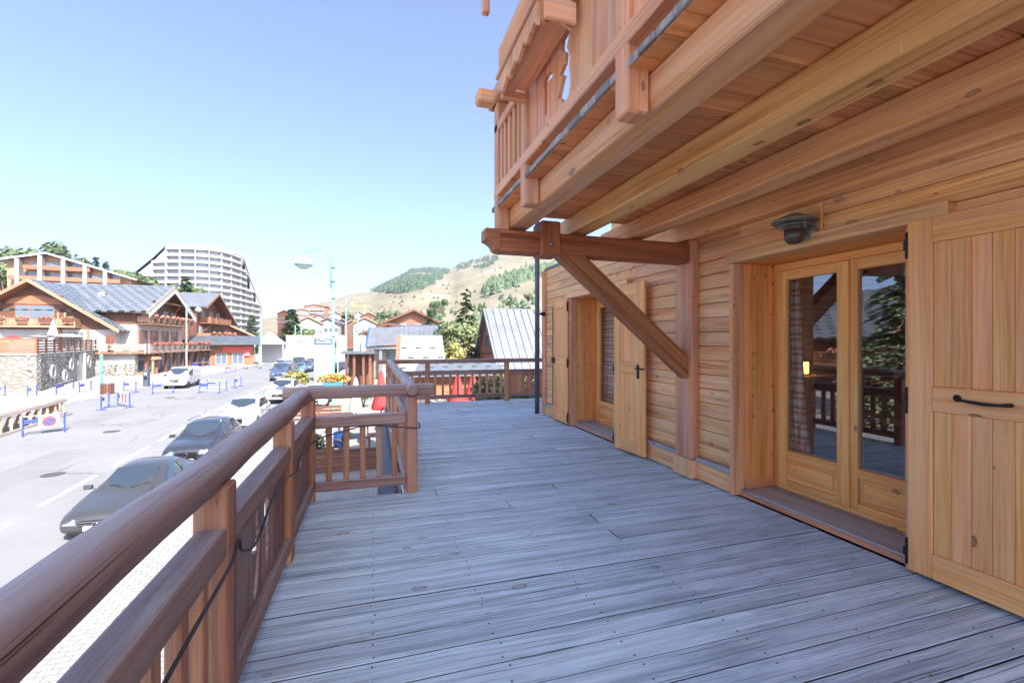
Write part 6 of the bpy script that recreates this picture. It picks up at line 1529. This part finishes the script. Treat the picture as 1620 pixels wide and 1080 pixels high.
# ================================================================== MOUNTAIN AND VEGETATION
SKYL = [(-900, 430), (-400, 420), (0, 432), (100, 444), (200, 472), (300, 503), (400, 506), (425, 502), (440, 497), (470, 489), (500, 481), (560, 464), (588, 460), (620, 443), (645, 429), (690, 426), (714, 427), (727, 417), (754, 410), (782, 398), (820, 391), (860, 384), (1000, 368), (1300, 400), (1800, 470), (2600, 500)]
def interp(tab, u):
    if u <= tab[0][0]: return tab[0][1]
    for (a, va), (b, vb) in zip(tab[:-1], tab[1:]):
        if a <= u <= b: return va + (vb - va) * (u - a) / (b - a)
    return tab[-1][1]
from mathutils import noise as mnoise
def far_d(u): return interp([(-900, 300), (330, 300), (420, 1500), (480, 2100), (900, 2100), (1400, 1500), (2600, 900)], u)
def terr(u, t):
    """mountain surface: u picks a direction, t (0..1) runs from the foot to the crest"""
    D = far_d(u); d0 = 150.0; d = d0 + (D - d0) * t
    vs_ = interp(SKYL, u); zs = 1.5 + (540 - vs_) * D / F; z0 = -3.2
    z = z0 + (zs - z0) * (t ** 1.18)
    r = ray(u, 540); x, y = r.x * d, r.y * d
    z += (mnoise.noise((x * .006, y * .006, 3)) * .5 + mnoise.noise((x * .02, y * .02, 8)) * .22) * D * .018 * min(1, t * 3) * (1 - t ** 6)
    return Vector((x, y, z))
us = [-900 + i * 50 for i in range(26)] + [400 + i * 8 for i in range(63)] + [900 + i * 60 for i in range(29)]
ts = [i / 46 for i in range(47)]
m = MB()
for u in us:
    for t_ in ts: m.v.append(terr(u, t_))
    q = terr(u, 1.0); r_ = ray(u, 540); m.v.append(Vector((q.x + r_.x * 500, q.y + r_.y * 500, q.z * .55)))
nt_ = len(ts) + 1
for i in range(len(us) - 1):
    for k in range(nt_ - 1): m.face([i * nt_ + k, (i + 1) * nt_ + k, (i + 1) * nt_ + k + 1, i * nt_ + k + 1], None, .5, True)
tm = NT('mountain_pasture'); o = tm.obj()
a = tm.noise(o, .004, 6, .6); b = tm.noise(o, .03, 6, .65); c_ = tm.noise(tm.mapping(o, (1, 1, 3)), .012, 5, .6)
col = tm.ramp(tm.math('ADD', tm.math('MULTIPLY', a, .5), tm.math('MULTIPLY', b, .5)), [(.35, (.175, .15, .095)), (.5, (.245, .21, .145)), (.65, (.30, .26, .19))])
col = tm.mix(tm.ramp(c_, [(.56, (0, 0, 0)), (.66, (1, 1, 1))]), col, (.29, .275, .25)); col = tm.mix(tm.math('MULTIPLY', tm.ramp(b, [(.55, (0, 0, 0)), (.62, (1, 1, 1))]), .6), col, (.12, .14, .06))
tm.color(col); tm.set(Roughness=.95, Specular_IOR_Level=.1); tm.bump(b, .6, 6); M['pasture'] = tm.m
mt = m.build('mountain_terrain', M['pasture']); mt['kind'] = 'structure'
def solve(u, v):
    lo, hi = 0.02, 1.0
    for _ in range(22):
        mid = (lo + hi) / 2; p = terr(u, mid); d = p.x * SN + p.y * CS; vv = 540 - F * (p.z - CAMZ) / d
        if vv > v: lo = mid
        else: hi = mid
    return terr(u, (lo + hi) / 2)
def inside(poly, x, y):
    c = False; j = len(poly) - 1
    for i in range(len(poly)):
        if (poly[i][1] > y) != (poly[j][1] > y) and x < (poly[j][0] - poly[i][0]) * (y - poly[i][1]) / (poly[j][1] - poly[i][1]) + poly[i][0]: c = not c
        j = i
    return c
M['forest'] = leafmat('forest_conifers', (.030, .055, .030), (.045, .08, .04), (.065, .105, .05)); M['forestlight'] = leafmat('light_forest', (.05, .085, .04), (.075, .115, .055), (.11, .15, .075))
def tinytree(mb, p, h, w_):
    rn = random.random(); n = 6
    for (z0, z1, ww) in ((0.08, .62, 1.0), (.35, .85, .72), (.62, 1.0, .45)):
        a0 = random.random() * 6; b = len(mb.v); mb.v.append(p + Vector((0, 0, z1 * h)))
        for k in range(n): a_ = a0 + 6.2832 * k / n; rr = w_ * ww * random.uniform(.75, 1.2); mb.v.append(p + Vector((math.cos(a_) * rr, math.sin(a_) * rr, z0 * h * random.uniform(.8, 1.2))))
        for k in range(n): mb.face([b, b + 1 + k, b + 1 + (k + 1) % n], None, rn)
def forest(name, poly, holes, n, hh, ww, mat):
    mb = MB(); x0, x1 = min(p[0] for p in poly), max(p[0] for p in poly); y0, y1 = min(p[1] for p in poly), max(p[1] for p in poly); c = 0
    while c < n:
        u, v = random.uniform(x0, x1), random.uniform(y0, y1)
        if not inside(poly, u, v) or any(inside(h, u, v) for h in holes): 
            if random.random() > .002: continue
        p = solve(u, v); k = random.uniform(.6, 1.3); tinytree(mb, p - Vector((0, 0, 1)), hh * k, ww * k); c += 1
    o = mb.build(name, mat); o['kind'] = 'stuff'
PA = [(586, 461), (604, 452), (621, 446), (640, 436), (650, 428), (678, 425), (714, 428), (704, 436), (692, 444), (668, 457), (645, 463), (612, 463)]
forest('forest', PA, [[(640, 441), (645, 433), (668, 431), (690, 434), (684, 438), (660, 440), (645, 442)]], 1700, 15, 5.5, M['forest'])
forest('forest', [(764, 463), (775, 452), (808, 441), (848, 428), (900, 412), (900, 424), (848, 439), (816, 452), (786, 464), (768, 468)], [], 620, 14, 5, M['forestlight'])
forest('forest', [(712, 424), (728, 415), (752, 410), (790, 403), (786, 412), (770, 424), (745, 424), (725, 426)], [[(735, 421), (760, 414), (775, 414), (760, 421)]], 190, 9, 5, M['forest'])
forest('scattered_shrubs', [(420, 507), (560, 466), (600, 464), (680, 462), (740, 430), (850, 395), (850, 520), (600, 512)], [], 150, 5, 2.6, M['forest'])
forest('scattered_shrubs', [(580, 500), (640, 480), (700, 485), (760, 470), (850, 470), (850, 530), (640, 520), (580, 515)], [], 70, 6, 3.2, M['forestlight'])
# ---- trees one can tell apart
M['bark'] = plain('tree_bark', (.12, .085, .06), .9, var=.3, vscale=8, bump=.4)
M['needles'] = leafmat('fir_needles', (.028, .055, .026), (.055, .10, .04), (.10, .16, .06)); M['pineneedles'] = leafmat('pine_needles', (.09, .135, .075), (.17, .23, .12), (.30, .36, .2)); M['firlight'] = leafmat('pale_fir_needles', (.06, .09, .035), (.115, .15, .06), (.19, .22, .095)); M['broadleaf'] = leafmat('broad_leaves', (.045, .075, .032), (.08, .115, .05), (.13, .165, .08)); M['paleleaf'] = leafmat('pale_leaves', (.07, .095, .04), (.125, .15, .065), (.19, .21, .10))
def fir(p, h, w_, label, mat='needles', n=1500, sz=.35, group='trees around the village', cat='tree'):
    r = wthing('fir_tree', label, cat, p, group); p = Vector(p)
    m = MB(); m.tube([p - Vector((0, 0, .3)), p + Vector((0, 0, h * .5)), p + Vector((0, 0, h * .98))], [h * .022, h * .014, .02], 8); m.build('trunk', M['bark'], r)
    m = MB(); lv = max(11, int(h * 2.0)); per = max(4, n // (lv * 7))
    for i in range(lv):
        t_ = i / (lv - 1); z = h * (.1 + .87 * t_); rad = w_ * (1 - t_) ** .8 * random.uniform(.85, 1.12) + .1; nb = max(4, int(9 * (1 - t_) + 4))
        a0 = random.random() * 6
        for b in range(nb):
            a = a0 + 6.2832 * b / nb + random.uniform(-.25, .25); L = rad * random.uniform(.65, 1.15); droop = random.uniform(.15, .42); br = random.random(); zj = random.uniform(-.7, .7) * h / lv
            for k in range(per):
                s_ = (k + random.random()) / per; s_ = .15 + .85 * s_; q = p + Vector((math.cos(a) * L * s_, math.sin(a) * L * s_, z + zj - droop * L * s_ * s_ + random.uniform(-.1, .1) * sz))
                side = random.uniform(-1, 1) * (1 - s_ * .6) * L * .28; q += Vector((-math.sin(a) * side, math.cos(a) * side, 0))
                d1 = Vector((math.cos(a) + random.uniform(-.5, .5), math.sin(a) + random.uniform(-.5, .5), random.uniform(-.6, .15))).normalized() * sz * random.uniform(.7, 1.3); d2 = d1.cross(Vector((random.uniform(-.5, .5), random.uniform(-.5, .5), 1))).normalized() * sz * .42
                m.poly([q - d2 * .6, q + d1 * .6 - d2, q + d1 * 1.2, q + d1 * .6 + d2, q + d2 * .6], min(1, max(0, br * .5 + random.random() * .5)))
    m.build('crown', M[mat], r)
    return r
def broad(p, h, w_, label, mat='broadleaf', n=1400, sz=.3, group='trees around the village', trunk=.3, name='leafy_tree'):
    r = wthing(name, label, 'tree', p, group); p = Vector(p)
    m = MB(); m.tube([p - Vector((0, 0, .2)), p + Vector((.05 * h * .2, 0, h * trunk)), p + Vector((0, .02 * h, h * .75))], [h * .028, h * .02, h * .006], 8)
    cl = []
    for k in range(9):
        a = random.uniform(0, 6.28); e = random.uniform(-.2, 1.0); q = p + Vector((math.cos(a) * w_ * .62 * math.cos(e), math.sin(a) * w_ * .62 * math.cos(e), h * (trunk + (1 - trunk) * .5) + math.sin(e) * h * (1 - trunk) * .36))
        cl.append((q, random.uniform(.30, .5) * w_, random.random())); m.tube([p + Vector((0, 0, h * trunk * .9)), p.lerp(q, .6) + Vector((0, 0, h * .08)), q], [h * .012, h * .008, h * .003], 6)
    m.build('trunk', M['bark'], r); m = MB()
    for k in range(n):
        q, rr, br = random.choice(cl); d = Vector((random.gauss(0, 1), random.gauss(0, 1), random.gauss(0, .8))).normalized(); c = q + d * rr * random.uniform(.55, 1.1); c.z += rr * .1
        e = (d + Vector((random.uniform(-1, 1), random.uniform(-1, 1), random.uniform(-1, 1)))).orthogonal().normalized() * sz * random.uniform(.6, 1.3); g = e.cross(d).normalized() * e.length * .7
        m.poly([c - e, c + g, c + e, c - g], min(1, max(0, br * .55 + random.random() * .45)))
    m.build('crown', M[mat], r); return r
def treeat(u, vb, vt, d): p = at(u, vb, d); return p, (vb - vt) * d / F
p, h = treeat(737, 590, 458, 50); p.z = -3; fir((p.x, p.y, -3), at(737, 458, 50).z + 3, 3.0, 'tall grey-green fir standing left of the A-frame house', 'firlight', n=5500, sz=.28)
p = at(700, 560, 58); broad((p.x, p.y, -3), at(700, 505, 58).z + 3.2, 1.6, 'small tree before the flat dark roof, left of the tall fir', 'needles', 700, .25)
p = at(726, 560, 42); broad((p.x, p.y, -3), at(731, 507, 42).z + 3, 1.9, 'pale leafy tree at the foot of the tall fir', 'paleleaf', 1500, .2)
p = at(712, 560, 37); broad((p.x, p.y, -3), at(712, 541, 37).z + 3.2, 1.3, 'yellowish shrub between the garden hut and the A-frame', 'yellowleaf', 1100, .16)
p = at(679, 520, 80); fir((p.x, p.y, -3), at(679, 490, 80).z + 3, 1.9, 'small fir before the dark brown chalet', n=1100, sz=.45)
p = at(462, 530, 132); fir((p.x, p.y, -3), at(462, 486, 132).z + 3, 4.8, 'fir standing over the far hoarding, left of the village', n=1600, sz=.9)
p = at(398, 520, 170); fir((p.x, p.y, -3), at(397, 497, 170).z + 3, 3.6, 'small dark fir right of the tower foot', n=700, sz=.9)
p = at(294, 480, 125); fir((p.x, p.y, -2), at(294, 434, 125).z + 2, 4.4, 'dark fir in front of the white tower', n=1500, sz=.9)
p = at(307, 470, 128); broad((p.x, p.y, 0), at(307, 447, 128).z, 3.6, 'round tree right beside the fir in front of the tower', 'broadleaf', 700, .7)
def hz(u, d): return terr(u, (d - 150) / (far_d(u) - 150)).z if d > 150 else -3
lst = [(8, 392, 190, 7, 'paleleaf', 'leafy tree at the far left edge above the apartment block'), (35, 374, 195, 8, 'broadleaf', 'tall round tree over the left corner of the apartment block'), (50, 390, 185, 7, 'broadleaf', 'tree between the two tallest ones behind the apartment block'), (76, 369, 200, 8, 'broadleaf', 'tallest round tree behind the roof ridge of the apartment block'), (100, 386, 205, 7, 'needles', 'dark tree right of the tallest round one'), (122, 397, 205, 7, 'broadleaf', 'tree behind the middle of the long right roof slope'), (140, 402, 205, 6, 'paleleaf', 'pale tree behind the lower part of the roof slope'), (152, 404, 205, 5, 'needles', 'dark pointed tree near the right end of the roof slope'), (168, 411, 200, 5, 'needles', 'dark fir just above the roof end of the apartment block'), (184, 416, 195, 6, 'paleleaf', 'pale tree right above the end of the apartment block'), (200, 416, 190, 6, 'paleleaf', 'yellow-green tree between the apartment block and the tower'), (218, 424, 165, 7, 'broadleaf', 'tree before the left edge of the tower'), (238, 430, 160, 7, 'broadleaf', 'tree before the lower left floors of the tower'), (256, 440, 150, 6, 'paleleaf', 'pale tree before the tower, left of the dark fir'), (20, 405, 170, 7, 'paleleaf', 'bushy pale tree below the left eave of the apartment block'), (-25, 395, 190, 8, 'broadleaf', 'tree cut by the left edge of the picture')]
for u, vt, d, w_, mt_, lb in lst:
    p = at(u, 480, d); zb = hz(u, d); zt = at(u, vt, d).z; zb = min(zb, zt - 6)
    if mt_ == 'needles': fir((p.x, p.y, zb), zt - zb, w_ * .6, lb, n=1200, sz=1.0)
    else: broad((p.x, p.y, zb), zt - zb, w_ * 1.0, lb, mt_, 1100, .95, trunk=.18)
for u, vb, vt, d, w_, mt_, lb in ((590, 520, 497, 250, 7, 'paleleaf', 'pale tree group left of the dark brown chalet'), (606, 515, 488, 260, 8, 'broadleaf', 'green tree on the slope above the small brown chalet'), (625, 510, 488, 270, 8, 'broadleaf', 'green tree just left of the brown chalet gable'), (690, 500, 470, 330, 9, 'broadleaf', 'green tree on the slope behind the small fir'), (700, 500, 468, 340, 9, 'broadleaf', 'second green tree on the slope left of the tall fir'), (765, 495, 478, 300, 8, 'broadleaf', 'green tree on the slope right of the tall fir'), (806, 488, 470, 330, 9, 'broadleaf', 'round tree on the slope above the A-frame ridge'), (835, 480, 462, 360, 8, 'paleleaf', 'pale tree high on the slope by the downpipe'), (846, 512, 470, 60, 1.6, 'broadleaf', 'dark hanging branch tree close to the downpipe'), (562, 512, 500, 230, 6, 'broadleaf', 'tree behind the second lamp pole'), (548, 500, 490, 300, 7, 'broadleaf', 'tree in the village above the round street sign'), (488, 525, 513, 160, 4, 'broadleaf', 'tree over the right corner of the white hoarding')):
    p = at(u, vb, d); zb = hz(u, d) if d > 150 else -3; zt = at(u, vt + 3, d).z
    zb = min(zb, zt - 4.5); broad((p.x, p.y, zb), zt - zb, w_ * .55, lb, mt_, 520, .7 if d > 100 else .25, trunk=.15)
# pine mirrored in the glass door, growing across the street just outside the picture
r = fir((-24, 20.0, street_z(20)), 12.5, 3.9, 'large pine across the street, seen mirrored in the right door pane', 'pineneedles', 11000, .24, None)
# bushes
def bush(p, rx, rz, label, mat, n=600, sz=.09):
    r = wthing('bush', label, 'bush', p, None); p = Vector(p); m = MB()
    for k in range(6): a = k * 1.05; m.tube([p, p + Vector((math.cos(a) * rx * .4, math.sin(a) * rx * .4, rz * .9))], [.03, .012], 5)
    m.build('stems', M['bark'], r); m = MB()
    for k in range(5): a = k * 1.3; tuft(m, p + Vector((math.cos(a) * rx * .4, math.sin(a) * rx * .4, rz * .8)), rx * .62, rx * .62, rz * .75, n // 5, sz)
    m.build('leaves', M[mat], r)
p = gp(468, 619); bush((p.x, p.y, p.z), 1.15, 1.15, 'round yellow-green bush at the roadside behind the white car', 'yellowleaf', 1100, .1)
p = gp(574, 652); bush((p.x, p.y + 2, p.z + .1), .55, .9, 'green bush beside the closed cream parasol', 'bushleaf', 500, .07)
for k, (u, v, d, rx, rz, lb, mt_) in enumerate(((775, 620, 22, 1.0, 1.3, 'leafy shrub behind the far balusters, right of the red parasols', 'paleleaf'), (800, 622, 21, .9, 1.2, 'shrub left of the carved panel, beyond the deck', 'paleleaf'), (830, 640, 17, 1.6, 1.5, 'flowering shrub under the far railing near the downpipe', 'bushleaf'), (815, 606, 24, 1.4, 1.4, 'shrub behind the carved panel', 'bushleaf'))):
    p = at(u, v, d); bush((p.x, p.y, p.z - rz), rx, rz, lb, mt_, 900, .08)
r = wthing('garden_terrace', 'raised garden bed with retaining wall beyond the far railing', 'terrace', (6, 22, -3.4))
m = MB(); m.box((3.2, 14.5, -3.6), (11, 27, -1.9)); m.build('retaining_wall', M['darkstone'], r)
# ================================================================== AIR
hz_m = bpy.data.materials.new('air_haze'); hz_m.use_nodes = True; ht = hz_m.node_tree
for nd in list(ht.nodes):
    if nd.type == 'BSDF_PRINCIPLED': ht.nodes.remove(nd)
pv = ht.nodes.new('ShaderNodeVolumePrincipled'); pv.inputs['Color'].default_value = (.86, .91, 1, 1); pv.inputs['Density'].default_value = HAZE; pv.inputs['Anisotropy'].default_value = .3
ht.links.new(pv.outputs[0], ht.nodes['Material Output'].inputs['Volume'])
mb = MB(); mb.box((-2600, -80, -12), (2700, 3300, 520)); ho = mb.build('haze', hz_m); ho['kind'] = 'stuff'
scene.cycles.volume_max_steps = 64
SKY, SUNE, EXPO = 0.094, 2.0, 2.76
HAZE = .00015
